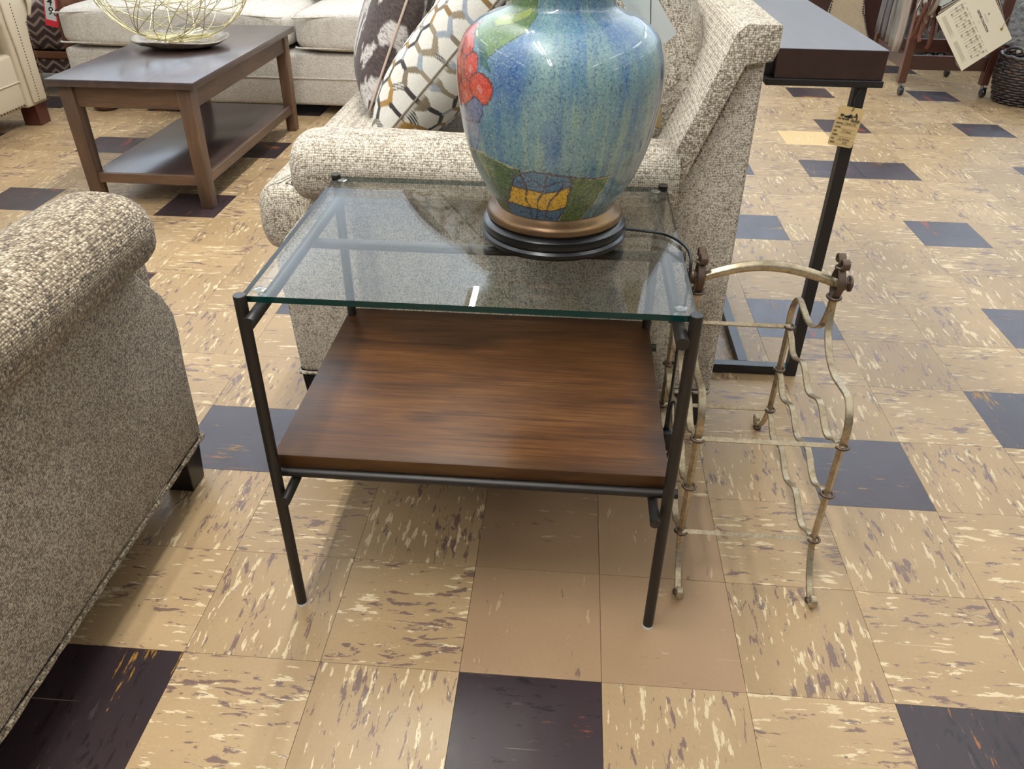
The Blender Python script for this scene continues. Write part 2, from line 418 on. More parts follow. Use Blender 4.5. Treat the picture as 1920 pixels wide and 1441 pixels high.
# ------------------------------------------------------------------ upholstered chairs (the one behind the glass table, the one at the left edge)
W_ = .5
def club_chair(name, label, loc, rz, side_mat, arm_mat, near):
    """local frame: faces +Y, front at y=0, sides at x=+-W_"""
    t = thing(name, label, 'chair', loc, rz, None)
    prof = [(.005, .107), (.0, .20), (-.004, .28), (-.012, .34), (-.010, .385), (.012, .43), (.04, .462), (.068, .495), (.088, .53), (.10, .56),
            (.80, .57), (.84, .66), (.90, .82), (.925, .84), (.932, .80), (.934, .5), (.936, .3), (.936, .107)]
    for s in (-1, 1):
        a, b = sorted((s*W_, s*(W_-.13)))
        mk('side_panel', prism([(-d, z) for d, z in prof], 'X', a, b, .012, 3), side_mat, t, smooth=50, local=True)
        # rolled arm
        L0, L1 = .062, .80; n = 30; pts = []; sc = []
        for k in range(n):
            u = k/(n-1); d = L0+(L1-L0)*u**1.6 if False else L0+(L1-L0)*u
            pts.append((s*(W_-.028), -d, .585+.004*math.sin(u*3)))
        ends = [0, .004, .012, .025, .042]; pts = []; sc = []
        for e in ends: pts.append((s*(W_-.028), -(L0+e), .585)); sc.append(.62+.38*math.sqrt(max(0, 1-(1-e/.042)**2)))
        for k in range(1, 12): pts.append((s*(W_-.028), -(L0+.042+(L1-L0-.042)*k/11), .585+.003*math.sin(k))); sc.append(1)
        sec = []
        for k in range(28):
            a_ = 2*math.pi*k/28; ca, sa = math.cos(a_), math.sin(a_)
            sec.append((.088*math.copysign(abs(ca)**.85, ca), .066*math.copysign(abs(sa)**.85, sa)))
        mk('arm_roll', sweep(pts, sec, False, (1, 0, 0), sc), arm_mat, t, smooth=True, local=True)
        a, b = sorted((s*(W_-.10), s*(W_-.132)))
        mk('arm_lining', box(a, b, -.80, -.10, .3, .60, .01), arm_mat, t, smooth=50, local=True)
    # back: shell plus the padded band that shows at each side
    mk('back_shell', prism([(-.80, .12), (-.93, .12), (-.932, .84), (-.885, .845), (-.80, .6), (-.76, .5)], 'X', -(W_-.012), W_-.012, .01, 2), side_mat, t, smooth=50, local=True)
    band = [(.735, .47), (.775, .50), (.798, .555), (.85, .69), (.893, .80), (.936, .806), (.944, .825), (.944, .862), (.94, .866), (.885, .866), (.868, .85), (.82, .72), (.76, .57)]
    mk('back_band', prism([(-d, z) for d, z in band], 'X', -(W_+.022), W_+.022, .013, 3), arm_mat, t, smooth=60, local=True)
    mk('front_rail', box(-(W_-.1), W_-.1, -.12, -.008, .107, .385, .012), side_mat, t, smooth=50, local=True)
    mk('deck', box(-(W_-.11), W_-.11, -.80, -.02, .2, .375, .02), side_mat, t, smooth=50, local=True)
    # T shaped seat cushion
    T_ = [(-.365, -.72), (.365, -.72), (.365, -.055), (.455, -.055), (.455, .058), (-.455, .058), (-.455, -.055), (-.365, -.055)]
    cu = mk('seat_cushion', pad(roundpoly(T_, .045, 5), .378, .522, .05, .02, 11), arm_mat, t, smooth=True, local=True)
    # loose back cushion leaning on the back
    bc = cube_round(-.345, .345, -.11, .11, -.25, .27, 3.6, 16)
    bc = rot(bc, math.radians(-22), 'X'); bc = rot(bc, math.radians(0), 'Z'); bc = move(bc, (0, -.757, .78))
    mk('back_cushion', bc, side_mat, t, smooth=True, local=True)
    # welt around the hem, feet
    hem = [(-W_, -.0, .105), (W_, -.0, .105), (W_, -.936, .105), (-W_, -.936, .105)]
    pts = []
    hp_ = [(*p, .105) for p in roundpoly([h_[:2] for h_ in hem], .012, 3)]
    for i in range(len(hp_)):
        a, b = np.array(hp_[i]), np.array(hp_[(i+1) % len(hp_)]); nk = max(1, int(np.linalg.norm(b-a)/.024))
        for k in range(nk): pts.append(a+(b-a)*k/nk)
    sc = [1+.22*math.sin(i*2.1) for i in range(len(pts))]
    mk('hem_cord', sweep(pts, circ(.0046, 7), True, None, sc), arm_mat, t, smooth=True, local=True)
    for sx in (-1, 1):
        for dy in (-.035, -.90):
            cx = sx*(W_-.045)
            top = [(cx-.034, dy-.034), (cx+.034, dy-.034), (cx+.034, dy+.034), (cx-.034, dy+.034)]
            bot = [(cx+(x-cx)*.8, dy+(y-dy)*.8) for x, y in top]
            V = [(x, y, .0) for x, y in bot]+[(x, y, .112) for x, y in top]
            F = [(0, 1, 2, 3), (7, 6, 5, 4)]+[(i, (i+1) % 4, 4+(i+1) % 4, 4+i) for i in range(4)]
            mk('foot', bevel((V, F), .003), M_BLACK, t, local=True)
    return t
club_chair('armchair', 'cream tweed armchair behind the glass table with patterned pillows on its seat', (-.462, .69+W_, 0), math.pi/2, M_TWEED_C, M_TWEED, 0)
club_chair('armchair', 'taupe tweed armchair cut off by the left edge, seen from behind its rolled arm', (-.585-W_, .445, 0), 0, M_TWEED_D, M_TWEED_A, 0)

# ------------------------------------------------------------------ throw pillows
def place(vf, u, v, n, c):
    """local x->u, y->v, z->n"""
    u, v, n, c = map(lambda a: np.array(a, float), (u, v, n, c))
    return [tuple(c+u*p[0]+v*p[1]+n*p[2]) for p in vf[0]], vf[1]
def paint(o, colfn, name='Col'):
    me = o.data; n = len(me.vertices); co = np.zeros(n*3); me.vertices.foreach_get('co', co)
    at = me.color_attributes.new(name, 'FLOAT_COLOR', 'POINT'); at.data.foreach_set('color', colfn(co.reshape(-1, 3)).astype(np.float32).ravel())
def lin(c): c = np.asarray(c, float)/255; return np.where(c <= .04045, c/12.92, ((c+.055)/1.055)**2.4)
def vnoise(x, y, seed=0):
    """cheap value noise"""
    xi, yi = np.floor(x).astype(np.int64), np.floor(y).astype(np.int64); fx, fy = x-xi, y-yi
    fx, fy = fx*fx*(3-2*fx), fy*fy*(3-2*fy)
    def h(a, b):
        q = (a*374761393+b*668265263+seed*1442695041) & 0x7fffffff; q = ((q ^ (q >> 13))*1274126177) & 0x7fffffff
        return ((q ^ (q >> 16)) & 0xffff)/65535.
    return (h(xi, yi)*(1-fx)+h(xi+1, yi)*fx)*(1-fy)+(h(xi, yi+1)*(1-fx)+h(xi+1, yi+1)*fx)*fy
def fbm(x, y, seed=0, o=4):
    return sum(vnoise(x*2**k, y*2**k, seed+k)/2**k for k in range(o))/sum(1/2**k for k in range(o))

def attr_mat(name, rough=.8, bump_scale=400, bump=.2):
    m = Mat(name); a = m.n('ShaderNodeVertexColor'); a.layer_name = 'Col'
    f = m.noise(m.coord('Object'), bump_scale, 2)
    c = m.mix(.35, a.outputs[0], m.ramp(f, [(.3, (.55, .55, .55)), (.7, (1, 1, 1))]), 'MULTIPLY'); m.col(c)
    m.set(rough=rough, spec=.2, sheen=.1); m.bump(f, bump, .001); return m.m
def hexpaint(PW):
    def fn(co):
        x, y = co[:, 0], co[:, 1]
        return None
    return fn
# orientation: leaning back onto the chair back (towards +x); pillow normal points up and to -x
def lean(ang, yaw=0):
    """v = up along the pillow, n = its face, u = along y"""
    a = math.radians(ang)
    v = np.array([math.cos(a), 0, math.sin(a)]); n = np.array([-math.sin(a), 0, math.cos(a)]); u = np.array([0, 1, 0])
    R = np.array(Matrix.Rotation(math.radians(yaw), 3, 'Z'))
    return R@u, R@v, R@n
def pillow_obj(name, label, w, h, t, c, ang, yaw, mat, colfn=None, n=120, roll=0, welt=None, group=None):
    th = thing(name, label, 'pillow', (c[0], c[1], c[2]-h*.3), 0, group)
    vf = pillow(w, h, t, n)
    uv = np.array(vf[0])
    u, v, nn = lean(ang, yaw)
    if roll:
        r = math.radians(roll); u, v = u*math.cos(r)+v*math.sin(r), -u*math.sin(r)+v*math.cos(r)
    o = mk('cover', place(vf, u, v, nn, c), mat, th, smooth=True)
    if colfn is not None:
        col = colfn(uv[:, 0], uv[:, 1], uv[:, 2])
        at = o.data.color_attributes.new('Col', 'FLOAT_COLOR', 'POINT')
        at.data.foreach_set('color', np.concatenate([col, np.ones((len(col), 1))], 1).astype(np.float32).ravel())
    if welt:
        g = np.linspace(-1, 1, 16)[:-1]; k = .05; loop = []
        k = .075
        def P(a, b): return (a*w/2*(1-k*(1-b*b)), b*h/2*(1-k*(1-a*a)), 0)
        loop += [P(a, -1) for a in g]+[P(1, a) for a in g]+[P(-a, 1) for a in g]+[P(-1, -a) for a in g]
        mk('welt', place(tube(loop, welt[1], 6, True), u, v, nn, c), welt[0], th, smooth=True)
    return th
def hex_cols(x, y, z):
    R = .0275; s3 = math.sqrt(3)
    y = y+np.where(z < 0, .021, 0); x = x+np.where(z < 0, .017, 0)
    # axial coordinates of flat-top hexagons
    q = (2/3*x)/R; r = (-1/3*x+s3/3*y)/R
    cx, cz = q, r; cy = -cx-cz
    rx, ry, rz = np.round(cx), np.round(cy), np.round(cz)
    dx, dy, dz = abs(rx-cx), abs(ry-cy), abs(rz-cz)
    m1 = (dx > dy) & (dx > dz); m2 = (~m1) & (dy > dz)
    rx = np.where(m1, -ry-rz, rx); rz = np.where((~m1) & (~m2), -rx-ry, rz)
    hx = R*1.5*rx; hy = R*s3*(rz+rx/2)
    px, py = x-hx, y-hy
    ang = np.degrees(np.arctan2(py, px)) % 360; sec = np.floor(ang/60).astype(int)   # edge index
    a = np.radians(sec*60+30); dist = px*np.cos(a)+py*np.sin(a); inr = R*s3/2
    edge = (inr-dist)
    # neighbour-consistent edge id
    mx = hx+np.cos(a)*inr; my = hy+np.sin(a)*inr
    ix = np.round(mx/(R*.75)).astype(np.int64); iy = np.round(my/(R*s3/4)).astype(np.int64)
    hsh = ((ix*73856093) ^ (iy*19349663)) & 0x7fffffff; hsh = ((hsh ^ (hsh >> 7))*2654435761 & 0x7fffffff) >> 8
    k = hsh % 8
    pal = lin([[150, 116, 62], [44, 41, 40], [52, 50, 48], [138, 126, 104], [128, 102, 66], [150, 158, 166], [50, 47, 45], [118, 106, 86]])
    base = np.tile(lin([[226, 222, 212]]), (len(x), 1))*(0.90+.14*fbm(x*120, y*22, 3))[:, None]
    wd = np.array([.0052, .0050, .0058, .0050, .0054, .0044, .0054, .0050])[k]
    on = edge < wd
    st = (np.sin((x*.7+y*.7)*1500) > .25) & (k == 2)
    col = pal[k]*(0.85+.3*fbm(x*300, y*300, 9, 2))[:, None]; col = np.where(st[:, None], lin([[214, 210, 200]]), col)
    return np.where(on[:, None], col, base)
def brush_cols(x, y, z):
    n1 = fbm(x*9, y*3.2, 11, 4); n2 = fbm(x*60, y*16, 4, 3); n3 = fbm(x*500, y*500, 8, 1)
    f = n1*.55+n2*.45
    dark = lin([[62, 52, 50]]); mid = lin([[112, 98, 94]]); wh = lin([[224, 218, 214]])
    t = np.clip((n3-.25)*1.6, 0, 1)[:, None]; c = dark*(1-t*.6)+mid*t*.6
    m = np.clip((f-.515)/.025, 0, 1)[:, None]*np.where(n3 > .3, 1, .35)[:, None]
    c = c*(1-m)+wh*m
    b = np.clip((fbm(x*7+40, y*2, 21, 2)-.66)/.02, 0, 1)[:, None]
    return c*(1-b)+lin([[186, 160, 146]])*b
def fringe_cols(x, y, z):
    n = fbm(x*40, y*40, 5, 2)
    band = (np.sin(x*44+.8*np.sin(y*60)) > .2)
    cr = lin([[206, 198, 178]])*(.9+.2*n)[:, None]; tp = lin([[128, 112, 94]])*(.85+.3*n)[:, None]
    return np.where(band[:, None], cr, tp)
M_HEX = attr_mat('hexagon_weave', .85); M_BRUSH = attr_mat('brushed_velvet', .6); M_FRI = attr_mat('fringe_stripe', .9)
M_WELT = plain('grey_welt', (120, 108, 92), .8)
M_WELT2 = plain('blush_welt', (206, 186, 172), .6)
pillow_obj('throw_pillow', 'cream throw pillow with hexagon lattice in gold and charcoal, leaning behind the rolled arm', .52, .54, .19, (-.100, 1.11, .765), 48, -2, M_HEX, hex_cols, 300, 0, (M_WELT, .0024))
pillow_obj('throw_pillow', 'dark brown velvet throw pillow with white brushed streaks at the far end of the seat', .44, .52, .16, (-.335, 1.475, .785), 66, 14, M_BRUSH, brush_cols, 200, 0, (M_WELT2, .0035))
fp = pillow_obj('throw_pillow', 'taupe and cream fringed throw pillow squeezed between the brown and the hexagon pillow', .45, .48, .14, (-.115, 1.62, .80), 60, 2, M_FRI, fringe_cols, 90, 0, None)
# fringe rows standing off the third pillow's face
V, F = [], []; u, v, nn = lean(60, 2); c0 = np.array((-.115, 1.62, .80))
for row in (-.20, -.09, .02, .13):
    for k in range(110):
        a = -.21+k*.42/109; kz = .07*((1-(row/.24)**4)*max(0, 1-(a/.225)**4))**.55
        p = c0+v*row+u*a+nn*kz; tip = p+v*(-.018+random.uniform(-.004, .004))+nn*.012+u*random.uniform(-.004, .004)
        n = len(V); V += [tuple(p-u*.0008), tuple(p+u*.0008), tuple(tip)]; F.append((n, n+1, n+2))
fr = mk('fringe', (V, F), plain('fringe_thread', (150, 132, 108), .9), fp); fr['kind'] = 'stuff'

# ------------------------------------------------------------------ glass end table
def glass_mat(name, tint, ior=1.55):
    m = Mat(name); t = m.t; t.nodes.remove(m.b); out = [n for n in t.nodes if n.type == 'OUTPUT_MATERIAL'][0]
    g = m.n('ShaderNodeNewGeometry'); dp = m.n('ShaderNodeVectorMath', operation='DOT_PRODUCT'); m.l(g.outputs['Normal'], dp.inputs[0]); m.l(g.outputs['Incoming'], dp.inputs[1])
    c = m.math('ABSOLUTE', dp.outputs['Value']); gg = m.math('SQRT', m.math('ADD', m.math('MULTIPLY', c, c), ior*ior-1))   # exact Fresnel reflectance of one face
    a = m.math('DIVIDE', m.math('SUBTRACT', gg, c), m.math('ADD', gg, c)); b = m.math('DIVIDE', m.math('SUBTRACT', m.math('MULTIPLY', c, m.math('ADD', gg, c)), 1.0), m.math('ADD', m.math('MULTIPLY', c, m.math('SUBTRACT', gg, c)), 1.0))
    f = m.math('MULTIPLY', m.math('MULTIPLY', .5, m.math('MULTIPLY', a, a)), m.math('ADD', 1.0, m.math('MULTIPLY', b, b)), clamp=True)
    tr = m.n('ShaderNodeBsdfTransparent'); tr.inputs[0].default_value = tint
    gl = m.n('ShaderNodeBsdfGlossy'); gl.inputs['Roughness'].default_value = .0; gl.inputs['Color'].default_value = (1, 1, 1, 1)
    mx = m.n('ShaderNodeMixShader'); m.l(f, mx.inputs[0]); m.l(tr.outputs[0], mx.inputs[1]); m.l(gl.outputs[0], mx.inputs[2]); m.l(mx.outputs[0], out.inputs[0])
    return m.m
M_GLASS = glass_mat('clear_glass', (.955, .975, .965, 1))
m = Mat('green_glass_edge'); m.set(base=(.001, .022, .019, 1), rough=.2, spec=.25); M_GEDGE = m.m
t = thing('end_table', 'black metal end table with glass top and brown wooden lower shelf', 'table', (.008, .36, 0))
LX0, LX1, LY0, LY1 = -.294, .3095, .117, .604
for x, y in ((LX0, LY0), (LX1, LY0+.002), (LX0, LY1), (LX1-.003, LY1+.004)):
    lg = mk('leg', lathe([(.0088, .004), (.0088, .6045), (.0082, .6052)], 20, (x, y, 0)), M_BRONZE, t, smooth=40)
    mk('foot_cap', lathe([(.0098, 0), (.0098, .0035), (.008, .006)], 16, (x, y, 0)), plain('clear_nylon', (190, 190, 186), .3) if (x, y) == (LX0, LY0) else bpy.data.materials['clear_nylon'], lg, smooth=40)
R1 = .0088
for x in (LX0+.0178, LX1-.0178):
    mk('top_rail', tube([(x, LY0-.028, .577), (x, LY1+.02, .577)], R1, 20), M_BRONZE, t, smooth=40)
    mk('lower_rail', tube([(x, LY0-.026, .262), (x, LY1+.022, .262)], R1*.9, 20), M_BRONZE, t, smooth=40)
for y in (LY0+.0262, LY1-.022):
    mk('shelf_rail', tube([(LX0-.018, y, .279), (LX1+.018, y, .279)], R1*.9, 20), M_BRONZE, t, smooth=40)
mk('cross_rail', tube([(LX0-.002, .395, .5595), (LX1+.02, .397, .5595)], R1, 20), M_BRONZE, t, smooth=40)
# wooden shelf: front edge just behind the front legs
m = Mat('burnished_maple')
v = m.coord('Object', scale=(3.2, 60, 60)); a = m.noise(v, 2.6, 9, .66, .35); b = m.noise(m.coord('Object', scale=(1, 5, 5)), 2.6, 4, .5, .8)
pl = m.noise(m.coord('Object', scale=(.2, 9.5, 1), loc=(3, .3, 0)), 1.0, 0)
f = m.math('ADD', m.math('ADD', m.math('MULTIPLY', a, .42), m.math('MULTIPLY', b, .42)), m.math('MULTIPLY', pl, .16))
c = m.ramp(f, [(.30, rgb(28, 14, 5)), (.42, rgb(60, 35, 15)), (.54, rgb(88, 54, 25)), (.70, rgb(120, 81, 42))])
# burnished dark stain along the board's edges
g = m.n('ShaderNodeSeparateXYZ'); m.l(m.coord('Object'), g.inputs[0])
ex = m.math('SUBTRACT', .302, m.math('ABSOLUTE', m.math('ADD', g.outputs[0], .0))); ey = m.math('SUBTRACT', .243, m.math('ABSOLUTE', m.math('SUBTRACT', g.outputs[1], .029)))
e = m.math('MINIMUM', ex, ey); mr = m.n('ShaderNodeMapRange'); mr.interpolation_type = 'SMOOTHSTEP'; m.l(e, mr.inputs[0]); mr.inputs[1].default_value = .0; mr.inputs[2].default_value = .055; mr.inputs[3].default_value = .42; mr.inputs[4].default_value = 1
kn = m.vor(m.coord('Object', scale=(2.2, 7, 1), loc=(.9, .55, 0)), 1.5, 1); kr = m.n('ShaderNodeMapRange'); m.l(kn, kr.inputs[0]); kr.inputs[1].default_value = .03; kr.inputs[2].default_value = .16; kr.inputs[3].default_value = .5; kr.inputs[4].default_value = 1
gl = m.noise(m.coord('Object', scale=(2.2, 95, 60), loc=(2, .7, 0)), 2.0, 4, .6, .4); gr = m.n('ShaderNodeMapRange'); m.l(gl, gr.inputs[0]); gr.inputs[1].default_value = .56; gr.inputs[2].default_value = .66; gr.inputs[3].default_value = 1; gr.inputs[4].default_value = .5
c = m.mix(1.0, c, gr.outputs[0], 'MULTIPLY')
cc = m.mix(1.0, c, mr.outputs[0], 'MULTIPLY'); cc = m.mix(1.0, cc, kr.outputs[0], 'MULTIPLY')
m.col(cc); m.set(rough=.42, spec=.25); m.bump(a, .05, .001); M_MAPLE = m.m
sh = mk('shelf', box(-.304, .312, .1435, .632, .2875, .312, .0025), M_MAPLE, t, smooth=30)
# glass top
V, F = box(-.296, .3125, .1245, .606, .591, .600)
gt = mk('glass_top', (V, F), M_GLASS, t); gt.data.materials.append(M_GEDGE)
for p in gt.data.polygons: p.material_index = 0 if abs(p.normal.z) > .5 else 1
M_CLEAR = glass_mat('clear_bumper', (.85, .9, .9, 1), 3.0)
for x in (LX0+.0178, LX1-.0178):
    for y in (.143, .583):
        mk('bumper', lathe([(.0085, .5865), (.0085, .5905), (.0035, .5908), (.0035, .6003), (.0085, .6006), (.0088, .602), (.006, .603)], 20, (x, y, 0)), M_CLEAR, t, smooth=40)

# ------------------------------------------------------------------ ceramic lamp
AX = (.116, .378)
t = thing('table_lamp', 'large blue and green painted ceramic lamp on the glass table', 'lamp', (AX[0], AX[1], .600))
M_BLACKL = plain('black_lacquer', (7, 7, 8), .28, spec=.35)
mk('base_plinth', lathe([(.100, .6005), (.1085, .602), (.112, .606), (.112, .611), (.1085, .6145), (.1095, .6175), (.1115, .622), (.1105, .629), (.104, .6345), (.07, .635)], 96, (*AX, 0)), M_BLACKL, t, smooth=40)
m = Mat('antique_brass'); f = m.noise(m.coord('Object'), 9, 4); m.col(m.ramp(f, [(.3, rgb(84, 60, 46)), (.6, rgb(112, 88, 60)), (.75, rgb(124, 104, 54))])); m.set(rough=.33, metal=.75); M_ABRASS = m.m
mk('brass_ring', lathe([(.085, .634), (.101, .634), (.1045, .638), (.1045, .644), (.101, .649), (.096, .6505), (.092, .656), (.089, .658), (.07, .658)], 96, (*AX, 0)), M_ABRASS, t, smooth=40)
prof = [(.084, .650), (.0885, .655), (.096, .668), (.110, .690), (.1225, .715), (.133, .745), (.140, .777), (.1445, .81), (.146, .843), (.1435, .868), (.135, .890), (.120, .906), (.101, .917), (.085, .9225), (.0745, .928), (.071, .937), (.0715, .95), (.077, .964), (.086, .972), (.088, .977), (.083, .980)]
ps = spline([(r, 0, z) for r, z in prof], 22); NA = 640
Rr = np.array([p[0] for p in ps]); Zz = np.array([p[2] for p in ps]); NZ = len(Rr)
ang = np.linspace(-math.pi, math.pi, NA, endpoint=False)          # 0 faces the front (-y)
A, ZI = np.meshgrid(ang, np.arange(NZ)); VX = Rr[ZI]*np.sin(A); VY = -Rr[ZI]*np.cos(A); VZ = Zz[ZI]-.600
verts = np.stack([VX, VY, VZ], -1).reshape(-1, 3)
i0 = np.arange(NZ-1)[:, None]*NA; j0 = np.arange(NA)[None]; j1 = (j0+1) % NA
quads = np.stack([i0+j0, i0+j1, i0+NA+j1, i0+NA+j0], -1).reshape(-1, 4)
me = bpy.data.meshes.new('vase_body'); me.vertices.add(len(verts)); me.vertices.foreach_set('co', verts.astype(np.float32).ravel())
me.loops.add(quads.size); me.loops.foreach_set('vertex_index', quads.astype(np.int32).ravel())
me.polygons.add(len(quads)); me.polygons.foreach_set('loop_start', np.arange(0, quads.size, 4, dtype=np.int32)); me.polygons.foreach_set('loop_total', np.full(len(quads), 4, dtype=np.int32))
me.polygons.foreach_set('use_smooth', np.ones(len(quads), dtype=bool)); me.update(); me.validate()
vb = bpy.data.objects.new('vase_body', me); C.objects.link(vb); vb.parent = t
# hand painting in surface coordinates: angle (deg) and height (m)
TH = np.degrees(A).ravel(); HZ = (Zz[ZI]).ravel()
wob = (fbm(TH*.12+50, HZ*60, 2, 3)-.5)
def inpoly(poly, x, y):
    ins = np.zeros(len(x), bool); n = len(poly)
    for i in range(n):
        (xa, ya), (xb, yb) = poly[i], poly[i-1]
        c_ = ((ya > y) != (yb > y)) & (x < (xb-xa)*(y-ya)/((yb-ya) if yb != ya else 1e-9)+xa); ins ^= c_
    return ins
def seg_d(poly, x, y, closed=False):
    d = np.full(len(x), 9.); k = .00245  # metres per degree (about)
    n = len(poly)
    for i in range(n if closed else n-1):
        (xa, ya), (xb, yb) = poly[i], poly[(i+1) % n]
        ax_, ay_, bx_, by_ = xa*k, ya, xb*k, yb; px, py = x*k, y
        L = (bx_-ax_)**2+(by_-ay_)**2+1e-12; tt = np.clip(((px-ax_)*(bx_-ax_)+(py-ay_)*(by_-ay_))/L, 0, 1)
        d = np.minimum(d, np.hypot(px-ax_-tt*(bx_-ax_), py-ay_-tt*(by_-ay_)))
    return d
X_, Y_ = TH+wob*5, HZ+wob*.006
st = fbm(TH*.22+9, HZ*7, 31, 4); st2 = fbm(TH*.07, HZ*11+5, 77, 3); sp = fbm(TH*1.0, HZ*420, 5, 2); sp2 = fbm(TH*2.4, HZ*900, 15, 1)
blue = lin([[66, 108, 150]]); teal = lin([[112, 148, 152]]); pale = lin([[150, 172, 146]]); deep = lin([[40, 74, 128]])
f_ = np.clip((st*.6+st2*.55-.36)*3.0, 0, 1)[:, None]; col = blue*(1-f_)+teal*f_
g2 = np.clip((fbm(TH*.3+70, HZ*16, 41, 3)-.56)*6, 0, 1)[:, None]; col = col*(1-g2*.5)+pale*g2*.5
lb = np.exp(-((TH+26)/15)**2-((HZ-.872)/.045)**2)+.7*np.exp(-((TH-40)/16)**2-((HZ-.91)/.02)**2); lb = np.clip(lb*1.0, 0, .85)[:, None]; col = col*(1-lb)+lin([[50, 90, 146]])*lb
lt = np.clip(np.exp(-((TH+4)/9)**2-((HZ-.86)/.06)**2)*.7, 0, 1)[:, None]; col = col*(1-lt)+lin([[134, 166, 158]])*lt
m_ = np.clip((sp-.5)*2, 0, .18)[:, None]; col = col*(1-m_)+lin([[50, 84, 124]])*m_
m_ = np.clip((fbm(TH*.9+31, HZ*380, 15, 2)-.55)*2, 0, .12)[:, None]; col = col*(1-m_)+lin([[164, 188, 178]])*m_
def blend(mask, c, k=1.0):
    global col
    mm = (np.asarray(mask, float)*k)[:, None]; col = col*(1-mm)+np.asarray(c)*mm
def softpoly(poly, c, edge=None, w_=.0012, k=1.0, tex=.25, seed=3):
    i = inpoly(poly, X_, Y_); n_ = fbm(TH*.7, HZ*240, seed, 3)[:, None]
    cc = lin([c])*(1-tex+2*tex*n_); blend(i, cc, k)
    if edge is not None: blend(seg_d(poly, X_, Y_, True) < w_, lin([edge]), .9)
# greens
softpoly([(-74, .752), (-62, .749), (-49, .752), (-38, .749), (-33, .7475), (-27, .742), (-20.7, .741), (-24, .70), (-30, .655), (-40, .645), (-60, .645), (-78, .66)], (80, 102, 50), (190, 176, 140), .0009, 1, .55, 8)
softpoly([(10, .735), (22, .730), (36, .7305), (34, .715), (33, .69), (27, .66), (20, .645), (3, .645), (10, .69)], (88, 108, 56), (190, 176, 140), .0009, 1, .55, 9)
# basket motif
bk = [(-28, .7172), (-24, .730), (-19, .737), (-12.4, .7414), (0, .738), (9.9, .7356), (11.5, .721), (10.6, .70), (7.8, .6734), (1, .650), (-18, .648), (-33, .650), (-45, .656), (-41, .675), (-33, .6923)]
softpoly(bk, (74, 112, 140), (52, 26, 44), .0013, 1, .3, 12)
softpoly([(-28.5, .7135), (-19, .7123), (-6.4, .7085), (3, .713), (10.5, .7202), (10.6, .7032), (9.2, .6838), (-.9, .6762), (-16, .6775), (-26, .679), (-39, .681), (-33, .695)], (226, 178, 36), (52, 26, 44), .0011, 1, .25, 13)
ink = lin([[58, 28, 50]])
for ln, w_ in (([(-21, .741), (-18, .715), (-21, .695), (-19, .67), (-22, .648)], .0012), ([(-4, .739), (-6, .715), (-12, .692), (-13, .672), (-17, .650)], .0016), ([(6, .724), (2, .705), (-3, .69), (-6, .668), (-8, .652)], .0013),
               ([(9.9, .7356), (16, .7325), (24, .731), (36, .7325)], .0011), ([(-27, .728), (-20, .722), (-12, .727), (-6, .719), (2, .727), (10, .728)], .001), ([(-32, .664), (-24, .667), (-17, .662), (-8, .666), (0, .662)], .0009)):
    pts = [(p[0], p[2]) for p in spline([(a_, 0, b_) for a_, b_ in ln], 6)]
    blend(seg_d(pts, X_, Y_) < w_, ink, .92)
# green leaves at the neck, left
softpoly([(-70, .905), (-60, .895), (-52, .893), (-46, .884), (-40, .880), (-36, .890), (-30, .900), (-22, .912), (-24, .925), (-28, .95), (-40, .98), (-75, .98), (-80, .92)], (86, 112, 52), (40, 64, 44), .001, .95, .55, 14)
softpoly([(-60, .898), (-50, .884), (-43, .868), (-38, .862), (-40, .880), (-46, .892), (-52, .899)], (46, 84, 74), None, 0, .9, .3, 15)
softpoly([(-58, .915), (-48, .912), (-38, .915), (-30, .925), (-34, .932), (-48, .925), (-58, .925)], (136, 148, 62), (60, 84, 40), .0008, .9, .4, 16)
# red fruit
def blob(ca, cz, ra, rz, c, edge=(92, 30, 28), seed=20, k=1.0):
    d = np.sqrt(((X_-ca)/ra)**2+((Y_-cz)/rz)**2); n_ = fbm(TH*.9, HZ*300, seed, 3)[:, None]
    blend(d < 1, lin([c])*(.72+.56*n_), k); blend((d > .93) & (d < 1.06), lin([edge]), .85)
    blend(d < .28, lin([(214, 150, 140)]), .45*k)
softpoly([(-86, .90), (-70, .915), (-60, .893), (-50, .872), (-48, .85), (-52, .82), (-60, .806), (-78, .806), (-90, .82)], (176, 66, 44), (92, 30, 28), .001, 1, .4, 22)
blob(-73, .896, 9, .014, (188, 66, 44), seed=23); blob(-63, .886, 7, .013, (190, 66, 42), seed=24)
blob(-70, .856, 7.5, .021, (192, 68, 36), seed=26); blob(-53.5, .862, 7.5, .019, (194, 62, 40), seed=27)
blob(-58, .829, 8, .019, (190, 66, 38), seed=28); blob(-44.5, .8405, 9, .0205, (192, 58, 34), seed=25)
# blue fruit and stem beneath
softpoly([(-70, .806), (-60, .812), (-50, .828), (-44.5, .822), (-43.5, .808), (-47, .796), (-56, .790), (-68, .792)], (92, 104, 142), (38, 40, 74), .0012, 1, .35, 30)
softpoly([(-72, .79), (-60, .79), (-50, .795), (-48, .785), (-51, .765), (-58, .748), (-66, .765), (-74, .78)], (110, 128, 158), (58, 62, 100), .0009, .9, .35, 31)
spk = np.clip((fbm(TH*1.1+7, HZ*460, 91, 2)-.64)*9, 0, .55)*(HZ < .75); blend(spk, lin([44, 40, 40]))
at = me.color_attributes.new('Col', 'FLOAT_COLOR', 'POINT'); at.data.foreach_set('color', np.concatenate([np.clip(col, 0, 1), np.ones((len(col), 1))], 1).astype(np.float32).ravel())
m = Mat('painted_glaze'); a = m.n('ShaderNodeVertexColor'); a.layer_name = 'Col'; v = m.coord('Object', scale=(1, 1, .8))
